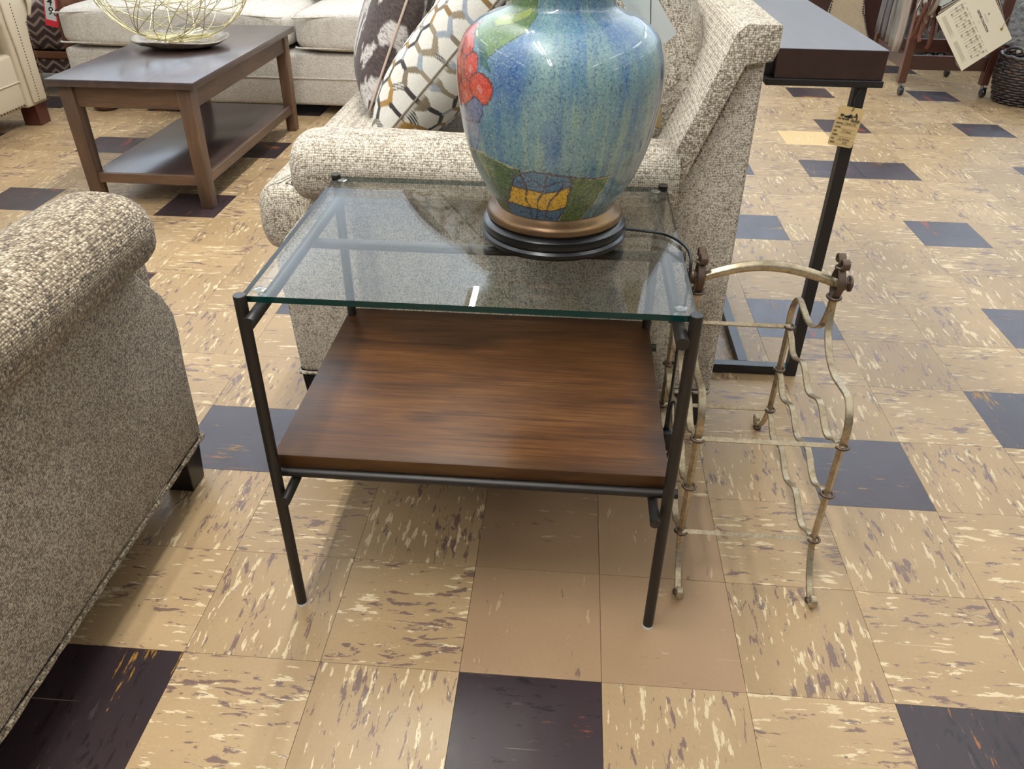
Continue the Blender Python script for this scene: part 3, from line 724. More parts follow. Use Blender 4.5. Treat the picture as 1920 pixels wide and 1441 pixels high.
def band(f_, t_, w_):
    nd = m.n('ShaderNodeMapRange'); m.l(f_, nd.inputs[0]); nd.inputs[1].default_value = t_-w_; nd.inputs[2].default_value = t_+w_; return nd.outputs[0]
n1 = m.noise(v, 330, 3, .6); n2 = m.noise(v, 420, 2, .6); n3 = m.noise(v, 60, 2)
cc = m.mix(m.math('MULTIPLY', band(m.math('ADD', n1, m.math('MULTIPLY', m.math('SUBTRACT', n3, .5), .2)), .585, .03), .55), a.outputs[0], rgb(34, 52, 88))
cc = m.mix(m.math('MULTIPLY', band(n2, .60, .04), .32), cc, rgb(176, 196, 186))
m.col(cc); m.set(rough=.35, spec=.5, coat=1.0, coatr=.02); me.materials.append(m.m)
mk('brass_cap', lathe([(.083, .979), (.083, .984), (.03, .992), (.012, .996), (.012, 1.03), (.02, 1.035), (.02, 1.075), (.012, 1.08)], 40, (*AX, 0)), M_ABRASS, t, smooth=40)
# cord over the glass and down past the table's right side
M_RUB = plain('black_rubber', (14, 14, 15), .4)
cord = spline([(AX[0]+.108, .392, .607), (.26, .393, .6040), (.294, .380, .6042), (.3155, .345, .6045), (.3245, .318, .596), (.3255, .308, .565), (.3255, .315, .50), (.3275, .335, .45), (.331, .352, .33), (.331, .362, .196), (.331, .345, .155), (.331, .315, .20), (.331, .27, .30), (.333, .30, .335), (.333, .34, .31), (.335, .355, .24)], 8)
mk('power_cord', tube(cord, .0026, 8), M_RUB, t, smooth=True)
mk('plug', box(.325, .345, .342, .362, .205, .245, .004), M_RUB, t, smooth=40)
M_TAGW = plain('white_card', (206, 210, 206), .7); M_TAGT = plain('manila_card', (206, 178, 124), .75); M_INK = plain('black_ink', (30, 26, 24), .8)
tg = mk('price_tag', prism(roundpoly([(.287, .874), (.250, .848), (.193, .929), (.230, .955)], .003), 'Y', .5035, .5045), M_TAGW, None)
mk('string', tube([(.212, .503, .945), (.16, .44, .99), (.125, .39, 1.0)], .0008, 5), M_INK, tg)
tag(tg, 'white card tag hanging behind the blue lamp\'s right shoulder', 'tag')
tg = mk('price_tag', [[], []] if False else prism(roundpoly([(.236, .80), (.272, .80), (.2785, .738), (.2445, .734)], .003), 'Y', .497, .498), M_TAGT, None)
mk('string', tube([(.254, .497, .80), (.24, .47, .93), (.13, .395, 1.0)], .0008, 5), M_INK, tg)
tag(tg, 'manila card tag showing behind the blue lamp\'s right side, lower than the white one', 'tag')

# ------------------------------------------------------------------ wine rack
m = Mat('champagne_metal'); a = m.noise(m.coord('Object', scale=(1, 1, 1)), 38, 5, .65); b = m.noise(m.coord('Object', scale=(1, 1, 1)), 160, 3)
c = m.ramp(m.math('ADD', m.math('MULTIPLY', a, .6), m.math('MULTIPLY', b, .4)), [(.28, rgb(106, 90, 70)), (.45, rgb(168, 152, 124)), (.68, rgb(206, 192, 164))])
m.col(c); m.set(rough=.33, metal=.8); m.bump(a, .15, .0006); M_CHAMP = m.m
M_DARKJ = plain('antique_bronze', (88, 72, 60), .4, .7)
t = thing('wine_rack', 'antique silver metal wine rack with wavy bars and an arched handle beside the end table', 'rack', (.484, .455, 0))
RX = (.368, .600); YF, YB, YM = .256, .652, .458
ZR = (.095, .200, .303)
def mir(pts): return [(x, 2*YM-y-.004, z) for x, y, z in pts]
for x in RX:
    fr = mk('side_frame', tube([(x, YF, .085), (x, YF+.001, .30)], .0062, 4, scale=None), M_CHAMP, t)
    foot = spline([(x, YF, .095), (x, YF-.006, .07), (x, YF-.026, .035), (x, YF-.045, .016), (x, YF-.058, .006), (x, YF-.072, .004), (x, YF-.080, .012), (x, YF-.076, .022), (x, YF-.066, .021), (x, YF-.065, .013)], 5)
    mk('foot', strap(foot, .0115, .0045, (1, 0, 0)), M_CHAMP, t, smooth=40)
    mk('rear_post', tube([(x, YB, .085), (x, YB, .30)], .0062, 4), M_CHAMP, t)
    mk('foot', strap(mir(foot), .0115, .0045, (1, 0, 0)), M_CHAMP, t, smooth=40)
    for y, s in ((YF-.060, 1), (YB+.058, -1)):
        mk('foot_pad', lathe([(.006, 0), (.009, .001), (.0098, .004), (.008, .0075), (.004, .009)], 16, (x, y, 0)), M_DARKJ, t, smooth=True)
    # shoulders: front and back straps rise, bow out and sweep up to the handle
    sh = [(x, YF, .300), (x, YF+.003, .318), (x, YF+.022, .350), (x, YF+.044, .372), (x, YF+.080, .385), (x, YF+.118, .388), (x, YF+.155, .392), (x, YF+.182, .408), (x, YF+.194, .435), (x, YF+.2, .472)]
    shp = [(x, YF, .300), (x, YF-.004, .325), (x, YF+.004, .356), (x, YF+.026, .378), (x, YF+.064, .376), (x, YF+.105, .372), (x, YF+.146, .382), (x, YF+.178, .405), (x, YF+.193, .435), (x, YF+.199, .472)]
    mk('shoulder', strap(spline(shp, 8), .0125, .0042, (1, 0, 0)), M_CHAMP, t, smooth=40)
    mk('shoulder', strap(spline(mir(shp), 8), .0125, .0042, (1, 0, 0)), M_CHAMP, t, smooth=40)
    # wavy bottle bars
    for z in ZR:
        pts = []
        for k in range(49):
            u = k/48; y = YF+.004+(YB-YF-.008)*u
            env = min(1, u*9, (1-u)*9); ww = math.cos(2*math.pi*3*u)
            pts.append((x+(.0035 if x > .5 else -.0035)*0, y, z-.017*env+(.0105*ww)*env*1.0-.004*(1-env)))
        mk('bottle_bar', strap(pts, .0125, .0042, (1, 0, 0)), M_CHAMP, t, smooth=40)
    for y in (YF, YB):
        for z in ZR:
            mk('collar', tube([(x+.0105*math.cos(a), y+.0095*math.sin(a), z+.001*math.sin(a*2)) for a in np.linspace(0, 2*math.pi, 16, endpoint=False)], .0026, 6, True), M_DARKJ, t, smooth=True)
    mk('collar', tube([(x+.0105*math.cos(a), YM-.002+.0125*math.sin(a), .472) for a in np.linspace(0, 2*math.pi, 16, endpoint=False)], .003, 6, True), M_DARKJ, t, smooth=True)
    # head piece holding the handle: two straps that close on it and curl out on top
    for s in (-1, 1):
        hd = [(x, YM-.002+s*.003, .468), (x, YM-.002+s*.012, .482), (x, YM-.002+s*.019, .500), (x, YM-.002+s*.012, .517), (x, YM-.002+s*.003, .527), (x, YM-.002+s*.004, .537), (x, YM-.002+s*.012, .545), (x, YM-.002+s*.020, .541), (x, YM-.002+s*.020, .533), (x, YM-.002+s*.013, .533)]
        mk('head_scroll', strap(spline(hd, 6), .0125, .0045, (1, 0, 0)), M_DARKJ, t, smooth=40)
    mk('collar', tube([(x+.009*math.cos(a), YM-.002+.0085*math.sin(a), .527) for a in np.linspace(0, 2*math.pi, 14, endpoint=False)], .0026, 6, True), M_DARKJ, t, smooth=True)
    s = 1 if x > .5 else -1
    kn = lathe([(.0075, 0), (.010, .002), (.0125, .006), (.009, .008), (.009, .0105), (.014, .012), (.014, .0155), (.008, .018)], 20)
    kn = rot(kn, s*math.pi/2, 'Y'); kn = move(kn, (x+s*.006, YM-.002, .498)); mk('end_cap', kn, M_DARKJ, t, smooth=True)
for y in (YF, YB):
    for z in (ZR[0], ZR[2]):
        mk('cross_bar', tube([(RX[0]-.002, y, z), (RX[1]+.002, y, z)], .0052, 4), M_CHAMP, t)
hp = []
for k in range(25):
    u = k/24; hp.append((RX[0]+.002+(RX[1]-RX[0]-.004)*u, YM-.002, 0.497+.030*math.sin(math.pi*u)**.9*(1-.15*u)))
mk('handle', tube(hp, .0085, 14, scale=[.93+.2*math.sin(math.pi*k/24) for k in range(25)]), M_CHAMP, t, smooth=True)

# ------------------------------------------------------------------ C-shaped side table
M_ESP = wood('espresso_wood', (24, 12, 11), (36, 18, 16), (48, 26, 23), 'Y', 5, .34, 10, .35)
t = thing('side_table', 'tall C-shaped side table with dark wood box top on a black metal post', 'table', (.65, 1.3, 0))
TY0, TY1 = .943, 1.76
mk('box_top', box(.546, .764, TY0, TY1, .7225, .780, .0012), M_ESP, t)
mk('top_tray', box(.530, .7665, TY0-.006, TY1+.004, .709, .7225, .0015), M_CMETAL, t)
mk('tray_side', box(.530, .5455, TY0+.02, TY1, .7225, .777, .001), M_CMETAL, t)
mk('post', box(.7135, .7385, .9425, .9675, .0, .709, .0012), M_CMETAL, t)
mk('base_bar', box(.505, .7135, .9425, .9675, .003, .026, .0012), M_CMETAL, t)
mk('base_bar', box(.505, .63, TY1-.0725, TY1-.0475, .003, .026, .0012), M_CMETAL, t)
mk('base_rail', box(.594, .619, .9675, TY1-.0725, .003, .026, .0012), M_CMETAL, t)
# tag tied to the post
tg = thing('price_tag', 'manila price tag with handwriting tied to the post of the C-shaped side table', 'tag', (.711, .936, .63))
tilt = math.radians(-7)
card = prism(roundpoly([(-.0265, -.04), (.0265, -.04), (.0265, .04), (-.0265, .04)], .006, 4), 'Y', -.0006, .0006)
card = rot(card, math.radians(8), 'Y'); card = rot(card, math.radians(-6), 'X'); card = move(card, (.711, .934, .6305)); mk('card', card, M_TAGT, tg)
MT = Matrix.Translation((.711, .9332, .6305)) @ Matrix.Rotation(math.radians(-6), 4, 'X') @ Matrix.Rotation(math.radians(8), 4, 'Y') @ Matrix.Rotation(math.radians(90), 4, 'X')
def tt(s, x, y, size, bold=0, shear=0, sq=1, name='lettering'):
    text(name, s, size, M_INK, tg, MT @ Matrix.Translation((x, y, .0009)), bold, shear, 'LEFT', sq)
tt('FOR THE HOME', -.0225, .0135, .0052, .00018, 0, .62)
tt('Family', .004, .0115, .0095, .00012, .35, .8)
for k, (s, hw, hs) in enumerate((('ARTICLE', '1120-05-190', 0), ('COVER', '', 0), ('SIZE', '15" Casual', 0), ('FINISH', '', 0), ('NO.', '(In Antony)', 0), ('PRICE', '$750', .01))):
    y = .0045-k*.0078
    tt(s, -.0235, y, .0048, .00012, 0, .8)
    if hw: tt(hw, -.008+hs, y+.0006, .0066, -.00004, .4, .75, 'handwriting')
V, F = [], []
for k in range(6):
    y = .0038-k*.0078; n = len(V)
    V += [tuple(MT @ Vector((a, b, .0009))) for a, b in ((-.010, y), (.0225, y), (.0225, y-.0004), (-.010, y-.0004))]; F.append((n, n+1, n+2, n+3))
mk('ruled_lines', (V, F), M_INK, tg)
lg = []
for k, (cx_, cy_, w_, h_) in enumerate(((-.008, .0225, .024, .0035), (.006, .0235, .016, .003), (.013, .0255, .006, .006), (-.002, .0205, .018, .0018), (.0155, .0195, .003, .008), (-.014, .0205, .006, .0012))):
    pts = [(cx_+w_/2*math.cos(a), cy_+h_/2*math.sin(a)+.002*math.sin(3*a+k)) for a in np.linspace(0, 6.283, 14, endpoint=False)]
    n = len(pts); lg.append(([tuple(MT @ Vector((a, b, .00092+k*.00001))) for a, b in pts], [tuple(range(n))]))
mk('printed_crest', join(*lg), M_INK, tg)
mk('string', tube(spline([tuple(MT @ Vector((0, .033, .001))), tuple(MT @ Vector((.002, .040, .002))), (.717, .939, .684), (.724, .9405, .705)], 5), .0009, 5), M_INK, tg)

# ------------------------------------------------------------------ coffee table and its wire bowl
M_WTOP = wood('smoky_walnut', (42, 31, 28), (58, 44, 40), (78, 60, 54), 'Y', 4, .3, 9, .35)
M_WLEG = wood('worn_brown_wood', (58, 40, 27), (82, 59, 41), (108, 80, 56), 'Z', 5, .5, 9)
t = thing('coffee_table', 'brown wooden coffee table with lower shelf in front of the far sofa', 'table', (-1.41, 2.45, 0))
x0, x1, y0, y1 = -1.672, -1.148, 1.888, 3.0
mk('top', box(x0, x1, y0, y1, .430, .455, .004), M_WTOP, t, smooth=30)
legs = []
for sx, xx in ((-1, x0+.025), (1, x1-.025-.052)):
    for yy in (y0+.022, y1-.022-.055):
        a, b = (xx, xx+.052)
        V = [(a+(.006 if sx < 0 else 0), yy+.004, 0), (b-(.0 if sx < 0 else .006), yy+.004, 0), (b-(0 if sx < 0 else .006), yy+.05, 0), (a+(.006 if sx < 0 else 0), yy+.05, 0), (a, yy, .430), (b, yy, .430), (b, yy+.055, .430), (a, yy+.055, .430)]
        F = [(3, 2, 1, 0), (4, 5, 6, 7)]+[(i, (i+1) % 4, 4+(i+1) % 4, 4+i) for i in range(4)]
        mk('leg', bevel((V, F), .004), M_WLEG, t, smooth=30)
M_WAPR = wood('worn_brown_apron', (58, 40, 27), (82, 59, 41), (108, 80, 56), 'X', 5, .5, 9)
M_WAPY = wood('worn_brown_side', (54, 38, 26), (74, 54, 39), (98, 73, 52), 'Y', 5, .5, 9)
mk('apron', box(x0+.06, x1-.06, y0+.035, y0+.055, .355, .430, .002), M_WAPR, t); mk('apron', box(x0+.06, x1-.06, y1-.055, y1-.035, .355, .430, .002), M_WAPR, t)
mk('apron', box(x0+.035, x0+.055, y0+.06, y1-.06, .355, .430, .002), M_WAPY, t); mk('apron', box(x1-.055, x1-.035, y0+.06, y1-.06, .355, .430, .002), M_WAPY, t)
mk('lower_shelf', box(x0+.055, x1-.055, y0+.05, y1-.05, .086, .118, .003), M_WTOP, t, smooth=30)
mk('shelf_rim', box(x0+.055, x1-.055, y0+.034, y0+.05, .083, .119, .002), M_WAPR, t)
mk('shelf_rim', box(x1-.056, x1-.040, y0+.05, y1-.05, .083, .119, .002), M_WAPY, t)

M_GOLD = plain('pale_gold_wire', (206, 196, 150), .32, .75); M_TRAY = Mat('hammered_tray'); f = M_TRAY.noise(M_TRAY.coord('Object'), 30, 4)
M_TRAY.col(M_TRAY.ramp(f, [(.35, rgb(120, 106, 90)), (.6, rgb(176, 166, 150))])); M_TRAY.set(rough=.35, metal=.5); M_TRAY.bump(f, .3, .003); M_TRAY = M_TRAY.m
BX, BY, BZ = -1.452, 2.50, .4575
t = thing('wire_bowl', 'pale gold tangled wire bowl on an oval metal dish on the coffee table', 'bowl', (BX, BY, BZ))
dish = lathe([(.05, .004), (.12, .004), (.165, .016), (.19, .030), (.195, .034), (.190, .036), (.16, .022), (.12, .010), (.02, .009)], 56)
dish = xf(dish, lambda v: (BX+v[0]*1.0, BY+v[1]*.82, BZ+v[2]-.004+.006*math.sin(3*math.atan2(v[1], v[0]))*(math.hypot(v[0], v[1])/.2)**4))
mk('dish', dish, M_TRAY, t, smooth=True)
ws = []
for k in range(36):
    # loops lying on a squat spheroid, cut below the rim
    ax_ = rng.normal(size=3); ax_[2] = abs(ax_[2])*.9; ax_ /= np.linalg.norm(ax_); off = rng.uniform(-.45, .55)
    e1 = np.cross(ax_, [0.3, .1, 1]); e1 /= np.linalg.norm(e1); e2 = np.cross(ax_, e1); rr = math.sqrt(1-off*off)
    run = []
    for q in range(57):
        a = 2*math.pi*q/56; p = ax_*off+(e1*math.cos(a)+e2*math.sin(a))*rr
        P = (BX+p[0]*.30, BY+p[1]*.26, BZ+.232+p[2]*.215)
        if P[2] < BZ+.30 and P[2] > BZ+.010: run.append(P)
        else:
            if len(run) > 3: ws.append(tube(run, .0015, 4))
            run = []
    if len(run) > 3: ws.append(tube(run, .0015, 4))
for k in range(30):
    a = rng.uniform(0, 6.28); b = a+rng.uniform(1.8, 4.2); r1, r2 = rng.uniform(.10, .16, 2)
    ws.append(tube([(BX+r1*math.cos(a), BY+.8*r1*math.sin(a), BZ+.022+rng.uniform(0, .02)), (BX, BY, BZ+.018+rng.uniform(0, .02)), (BX+r2*math.cos(b), BY+.8*r2*math.sin(b), BZ+.022+rng.uniform(0, .03))], .0016, 4))
wm = mk('wire_tangle', join(*ws), M_GOLD, t); wm['kind'] = 'stuff'

# ------------------------------------------------------------------ far sofa
t = thing('sofa', 'light grey linen sofa with thick seat cushions along the far side of the coffee table', 'sofa', (-1.1, 3.6, 0))
sx0, sx1, sy = -2.435, .35, 3.20
mk('base', box(sx0+.02, sx1, sy+.02, sy+.85, .045, .292, .02, 3), M_LINEN, t, smooth=50)
mk('welt', tube([(sx0+.022, sy+.4, .178), (sx0+.02, sy+.018, .178), (sx1, sy+.018, .178)], .0045, 6), M_LINEN, t)
mk('back', box(sx0+.02, sx1, sy+.66, sy+.87, .28, .84, .04, 3), M_LINEN, t, smooth=50)
for k in range(3):
    a = sx0+.012+(-1.262-sx0)*0+k*1.165 if k else sx0; b = (-1.257, -.075, sx1)[k]; a = (sx0, -1.247, -.065)[k]
    cpts = cube_round(a, b, sy-.01, sy+.66, .298, .478, 7, 16)
    mp = lambda v, a=a, b=b: (v[0], v[1], v[2]+(.022*(1-((v[0]-(a+b)/2)/((b-a)/2))**2) if v[2] > .4 else .0))
    cz = mk('seat_cushion', xf(cpts, mp), M_LINEN, t, smooth=True)
    for z in (.322, .455):
        e = .012; yy = sy-.006
        zz = lambda x: z+(.016*(1-((x-(a+b)/2)/((b-a)/2))**2) if z > .4 else 0)
        pts = [(a+.022, yy+.03, zz(a))]+[(a+.035+(b-a-.07)*q/14, yy+.006, zz(a+(b-a)*q/14)) for q in range(15)]+[(b-.022, yy+.03, zz(b))]
        mk('welt', tube(spline(pts, 3), .0045, 6), M_LINEN, cz, smooth=True)
    mk('back_cushion', move(rot(cube_round(a+.01, b-.01, -.10, .10, -.22, .22, 5, 12), math.radians(-10), 'X', ((a+b)/2, 0, 0)), (0, sy+.58, .70)), M_LINEN, t, smooth=True)
M_FOOTW = plain('mahogany', (66, 32, 24), .25)
for x in (-2.27, .2):
    for y in (sy+.02, sy+.78):
        mk('bun_foot', lathe([(.03, 0), (.058, .004), (.066, .018), (.058, .034), (.035, .040), (.04, .052)], 24, (x, y, 0)), M_FOOTW, t, smooth=True)

# ------------------------------------------------------------------ nailhead armchair at the top left
t = thing('nailhead_armchair', 'cream leather armchair with brass nailhead trim cut off by the top left corner', 'chair', (-2.8, 2.5, 0))
fx = -2.42; ya, yb = 2.02, 2.985
# outward flared arm faces
for y0_, y1_, s in ((yb-.155, yb, 1), (ya, ya+.155, -1)):
    poly = [(y0_ if s > 0 else y1_, .095), (y1_ if s > 0 else y0_, .085)]
    o = y1_ if s > 0 else y0_; i_ = y0_ if s > 0 else y1_
    poly = [(i_, .095), (o, .095), (o+s*.004, .25), (o+s*.012, .38), (o+s*.03, .45), (o+s*.075, .50), (o+s*.09, .555), (o+s*.06, .615), (o, .64), (i_-s*.03, .62), (i_-s*.045, .56), (i_-s*.03, .5), (i_, .44)]
    ob = mk('arm', prism(poly, 'X', fx-.80, fx, .012, 3), M_CREAM, t, smooth=50)
    mk('arm_panel', prism([(i_+s*.035, .11), (o-s*.02, .11), (o-s*.018, .3), (o-s*.01, .42), (o+s*.01, .5), (o, .56), (i_+s*.02, .57), (i_+s*.02, .45), (i_+s*.03, .35)], 'X', fx, fx+.012, .005, 2), M_CREAM, ob, smooth=50)
    nails = []
    path = [(o-s*.004, .108+.0125*k) for k in range(28)]+[(i_+s*.02+k*s*.0105, .104) for k in range(1, 12)]+[(i_+s*.075, .12+.0125*k) for k in range(34)]
    for (yy, zz) in path: nails.append(xf(lathe([(.0042, 0), (.0036, .002), (.0015, .0034)], 6), lambda v, yy=yy, zz=zz: (fx+.011+v[2], yy+v[0], zz+v[1])))
    nl = mk('nailhead_row', join(*nails), M_BRASSNAIL, ob, smooth=True); nl['kind'] = 'stuff'
    # gathered ruffle where the arm rolls over
    rf = [strap(spline([(fx+.004, o+s*(.02+.012*k), .60-.012*k), (fx+.012, o+s*(.05+.006*k), .53), (fx+.003, o+s*(.045), .465)], 6), .014, .008, (0, 1, 0)) for k in range(5)]
    mk('arm_gather', join(*rf), M_CREAM, ob, smooth=True)
mk('front_rail', box(fx-.78, fx-.012, ya+.14, yb-.14, .10, .335, .018, 3), M_CREAM, t, smooth=50)
mk('rail_welt', tube([(fx-.010, ya+.15, .215), (fx-.010, yb-.15, .215)], .004, 6), M_CREAM, t)
mk('seat_cushion', cube_round(fx-.72, fx+.02, ya+.15, yb-.15, .345, .52, 6, 14), M_CREAM, t, smooth=True)
mk('back', box(fx-.90, fx-.72, ya+.05, yb-.05, .1, .95, .05, 3), M_CREAM, t, smooth=50)
nails = [xf(lathe([(.006, 0), (.0045, .003), (.002, .0045)], 6), lambda v, k=k: (fx-.011+v[2], ya+.16+k*.022+v[0], .112+v[1])) for k in range(30)]
nl = mk('nailhead_row', join(*nails), M_BRASSNAIL, t, smooth=True); nl['kind'] = 'stuff'
for x in (fx-.045, fx-.80):
    for y in (yb-.06, ya+.06):
        mk('foot', bevel(prism([(-.045, -.045), (.045, -.045), (.045, .045), (-.045, .045)], 'Z', 0, .1), .004) if False else move(prism([(-.042, -.042), (.042, -.042), (.042, .042), (-.042, .042)], 'Z', 0, .105, .004), (x, y, 0)), M_FOOTW, t)

# ------------------------------------------------------------------ chevron chair and sale tag behind
m = Mat('chevron_fabric'); v = m.coord('Object'); sp_ = m.n('ShaderNodeSeparateXYZ'); m.l(v, sp_.inputs[0])
px_ = m.math('ADD', sp_.outputs[0], m.math('MULTIPLY', sp_.outputs[1], .7)); zig = m.math('PINGPONG', px_, .05)
ph = m.math('ADD', m.math('MULTIPLY', m.math('SUBTRACT', sp_.outputs[2], m.math('MULTIPLY', zig, -.75)), 1.0), m.math('MULTIPLY', m.noise(v, 25, 3), .012))
st_ = m.math('PINGPONG', ph, .021)
m.col(m.ramp(st_, [(.0, rgb(46, 34, 31)), (.0125, rgb(52, 38, 35)), (.0165, rgb(128, 112, 102))])); m.set(rough=.85, spec=.15); M_CHEV = m.m
t = thing('accent_chair', 'dark brown chevron patterned chair with wooden rail behind the sofa\'s left end', 'chair', (-2.95, 3.75, 0))
M_RAILW = plain('chestnut_rail', (84, 50, 30), .35)
cx0, cx1, cy0 = -3.30, -2.52, 3.42
mk('seat_block', box(cx0, cx1, cy0, cy0+.7, .235, .47, .03, 3), M_CHEV, t, smooth=50)
mk('front_rail', box(cx0, cx1+.01, cy0-.004, cy0+.02, .195, .232, .004), M_RAILW, t)
mk('skirt', box(cx0+.01, cx1, cy0+.002, cy0+.69, .12, .195, .01), M_CHEV, t)
mk('back', box(cx0, cx1, cy0+.55, cy0+.75, .4, 1.0, .05, 3), M_CHEV, t, smooth=50)
mk('arm', box(cx1-.02, cx1+.04, cy0+.0, cy0+.6, .12, .62, .012, 3), M_RAILW, t, smooth=50)
for x in (cx0+.04, cx1-.04):
    for y in (cy0+.05, cy0+.66): mk('leg', box(x-.022, x+.022, y-.022, y+.022, 0, .125, .004), M_RAILW, t)
tg = thing('sale_tag', 'red and white sale tag with black handwriting hanging left of the sofa', 'tag', (-2.50, 3.30, .5))
M_RED = plain('sale_red', (196, 34, 48), .6)
cpt = (-2.472, 3.31, .50)
cdw = move(rot(box(-.032, .032, -.001, .001, -.13, .13), math.radians(12), 'Y'), cpt); mk('card', cdw, M_RED, tg)
cdw2 = move(rot(box(-.026, .026, -.0018, -.001, -.10, .11), math.radians(12), 'Y'), cpt); mk('white_panel', cdw2, M_TAGW, tg)
MT2 = Matrix.Translation((cpt[0], cpt[1]-.0022, cpt[2])) @ Matrix.Rotation(math.radians(12), 4, 'Y') @ Matrix.Rotation(math.radians(90), 4, 'X')
for s_, yy in (('7', .02), ('4', -.03), ('96', -.075)):
    text('handwriting', s_, .055, M_INK, tg, MT2 @ Matrix.Translation((-.016, yy, .0004)), .0006, .2)
mk('string', tube([(cpt[0]-.02, cpt[1], .62), (cpt[0]-.03, cpt[1]+.10, .66)], .001, 5), M_INK, tg)

# ------------------------------------------------------------------ sample cart at the top right
M_CART = wood('cherry_wood', (40, 18, 13), (62, 29, 20), (84, 42, 28), 'Z', 5, .35, 8, .3)
M_CARTX = wood('cherry_rail', (36, 16, 12), (54, 25, 18), (70, 35, 25), 'X', 5, .35, 8, .3)
t = thing('sample_cart', 'cherry wood sample cart on black casters in the far right background', 'cart', (2.2, 4.25, 0))
KX0, KX1, KY0, KY1 = 1.975, 2.425, 4.0, 4.52
M_CAST = plain('caster_black', (18, 20, 26), .25); M_STEEL = plain('caster_steel', (150, 150, 150), .3, .9)
for x in (KX0, KX1):
    for y in (KY0, KY1):
        lg = mk('post', box(x-.021, x+.021, y-.021, y+.021, .068, 1.15, .003), M_CART, t)
        cs = mk('caster', move(rot(lathe([(.012, -.011), (.024, -.010), (.026, -.004), (.026, .004), (.024, .010), (.012, .011)], 20), math.pi/2, 'Y'), (x+.012, y, .026)), M_CAST, t, smooth=40)
        mk('caster_fork', join(box(x-.004, x+.028, y-.008, y+.008, .045, .056, .003), lathe([(.009, .055), (.009, .07)], 12, (x, y, 0))), M_STEEL, cs, smooth=30)
for y in (KY0, KY1): mk('rail', box(KX0+.021, KX1-.021, y-.010, y+.010, .14, .215, .003), M_CARTX, t)
for x in (KX0, KX1): mk('rail', box(x-.010, x+.010, KY0+.021, KY1-.021, .14, .215, .003), M_CARTX, t)
for y in (KY0, KY1): mk('top_rail', box(KX0, KX1, y-.015, y+.015, 1.11, 1.15, .003), M_CARTX, t)
mk('hanging_rod', tube([(KX0, KY0, 1.08), (KX0, KY1, 1.08)], .012, 12), M_CARTX, t)
# leather hides hanging on the cart's left side
greys = [((98, 84, 74), (150, 138, 126)), ((88, 82, 76), (140, 134, 124)), ((70, 66, 62), (118, 112, 106)), ((54, 50, 50), (92, 88, 86)), ((60, 54, 52), (104, 98, 94))]
lab = ['nearest the front post', 'second from the front post', 'in the middle', 'second from the back', 'furthest back']
for k in range(5):
    m = Mat('hide_%d' % k); f = m.noise(m.coord('Object', scale=(10, 10, 1)), 3, 5); m.col(m.ramp(f, [(.35, rgb(*greys[k][0])), (.62, rgb(*greys[k][1]))])); m.set(rough=.7)
    y0_ = KY0+.045+k*.088; V = []; F = []; nz, ny = 14, 12
    for iz in range(nz):
        for iy in range(ny):
            u = iy/(ny-1); z = .215+.01*k+(1.06-.215)*iz/(nz-1)
            V.append((KX0-.038+.013*math.sin(u*6.3+k+iz*.15)+.004*math.sin(iz*.9+k), y0_+u*.075+.006*math.sin(iz*.5+k), z))
    for iz in range(nz-1):
        for iy in range(ny-1):
            a = iz*ny+iy; F.append((a, a+1, a+ny+1, a+ny))
    o = mk('hide_sample', (V, F), m.m, None, smooth=True); sm = o.modifiers.new('s', 'SOLIDIFY'); sm.thickness = .006
    tag(o, 'grey folded hide hanging on the left of the cart, '+lab[k], 'sample', 'hides hanging on the sample cart')
# leather sample book
t = thing('sample_book', 'cream leather sample book tilted on a wire ring in front of the sample cart', 'book', (2.19, 3.86, .35))
M_PAGE = plain('ivory_card', (250, 244, 222), .6); M_GREYP = plain('grey_print', (196, 188, 168), .8); M_EYE = plain('brass_eyelet', (176, 160, 60), .3, .8)
a_ = Vector((2.198, 3.80, .178)); b_ = Vector((1.988, 3.80, .437)); e1 = (a_-b_).normalized(); e2 = Vector((.183, 0, .133)).normalized(); e2 = (e2-e1*e2.dot(e1)).normalized(); nrm = e1.cross(e2).normalized()
if nrm.y > 0: nrm = -nrm
LW, LH = (a_-b_).length, .262
MB = Matrix(((e1.x, e2.x, nrm.x, b_.x), (e1.y, e2.y, nrm.y, b_.y), (e1.z, e2.z, nrm.z, b_.z), (0, 0, 0, 1)))
pc = [((240, 232, 206), 'page'), ((60, 44, 34), 'leather_swatch'), ((206, 190, 160), 'page'), ((110, 84, 64), 'leather_swatch'), ((70, 62, 58), 'leather_swatch'), ((214, 206, 190), 'page'), ((40, 36, 36), 'leather_swatch')]
for k, (c_, nm) in enumerate(pc):
    vf = prism(roundpoly([(0, 0), (LW, 0), (LW, LH), (0, LH)], .002 if k == 0 else .008, 4), 'Z', -.0075*k-.0035, -.0075*k)
    vf = rot(vf, math.radians(-1.6*k), 'Z', (LW*.5, LH*.95, 0)); vf = move(vf, (.004*k, .004*k, 0)); vf = xf(vf, lambda v: tuple(MB @ Vector(v)))
    mk(nm, vf, M_PAGE if k == 0 else plain('swatch_%d' % k, c_, .6), t, label='ivory printed cover page' if k == 0 else None)
def bt(s, x, y, sz, bold, mat_=M_INK, sq=1, name='lettering'): text(name, s, sz, mat_, t, MB @ Matrix.Translation((x, y, .0006)), bold, 0, 'LEFT', sq)
bt('LEATHER COLLECTION', .095, .172, .0145, .0005, sq=.86)
bt('THE MAKERS', .130, .192, .009, 0, M_GREYP); bt('SPRING', .145, .158, .006, 0, M_GREYP)
pr = []
def bar(x0_, x1_, y0_, y1_): pr.append(([tuple(MB @ Vector(p)) for p in ((x0_, y0_, .0006), (x1_, y0_, .0006), (x1_, y1_, .0006), (x0_, y1_, .0006))], [(0, 1, 2, 3)]))
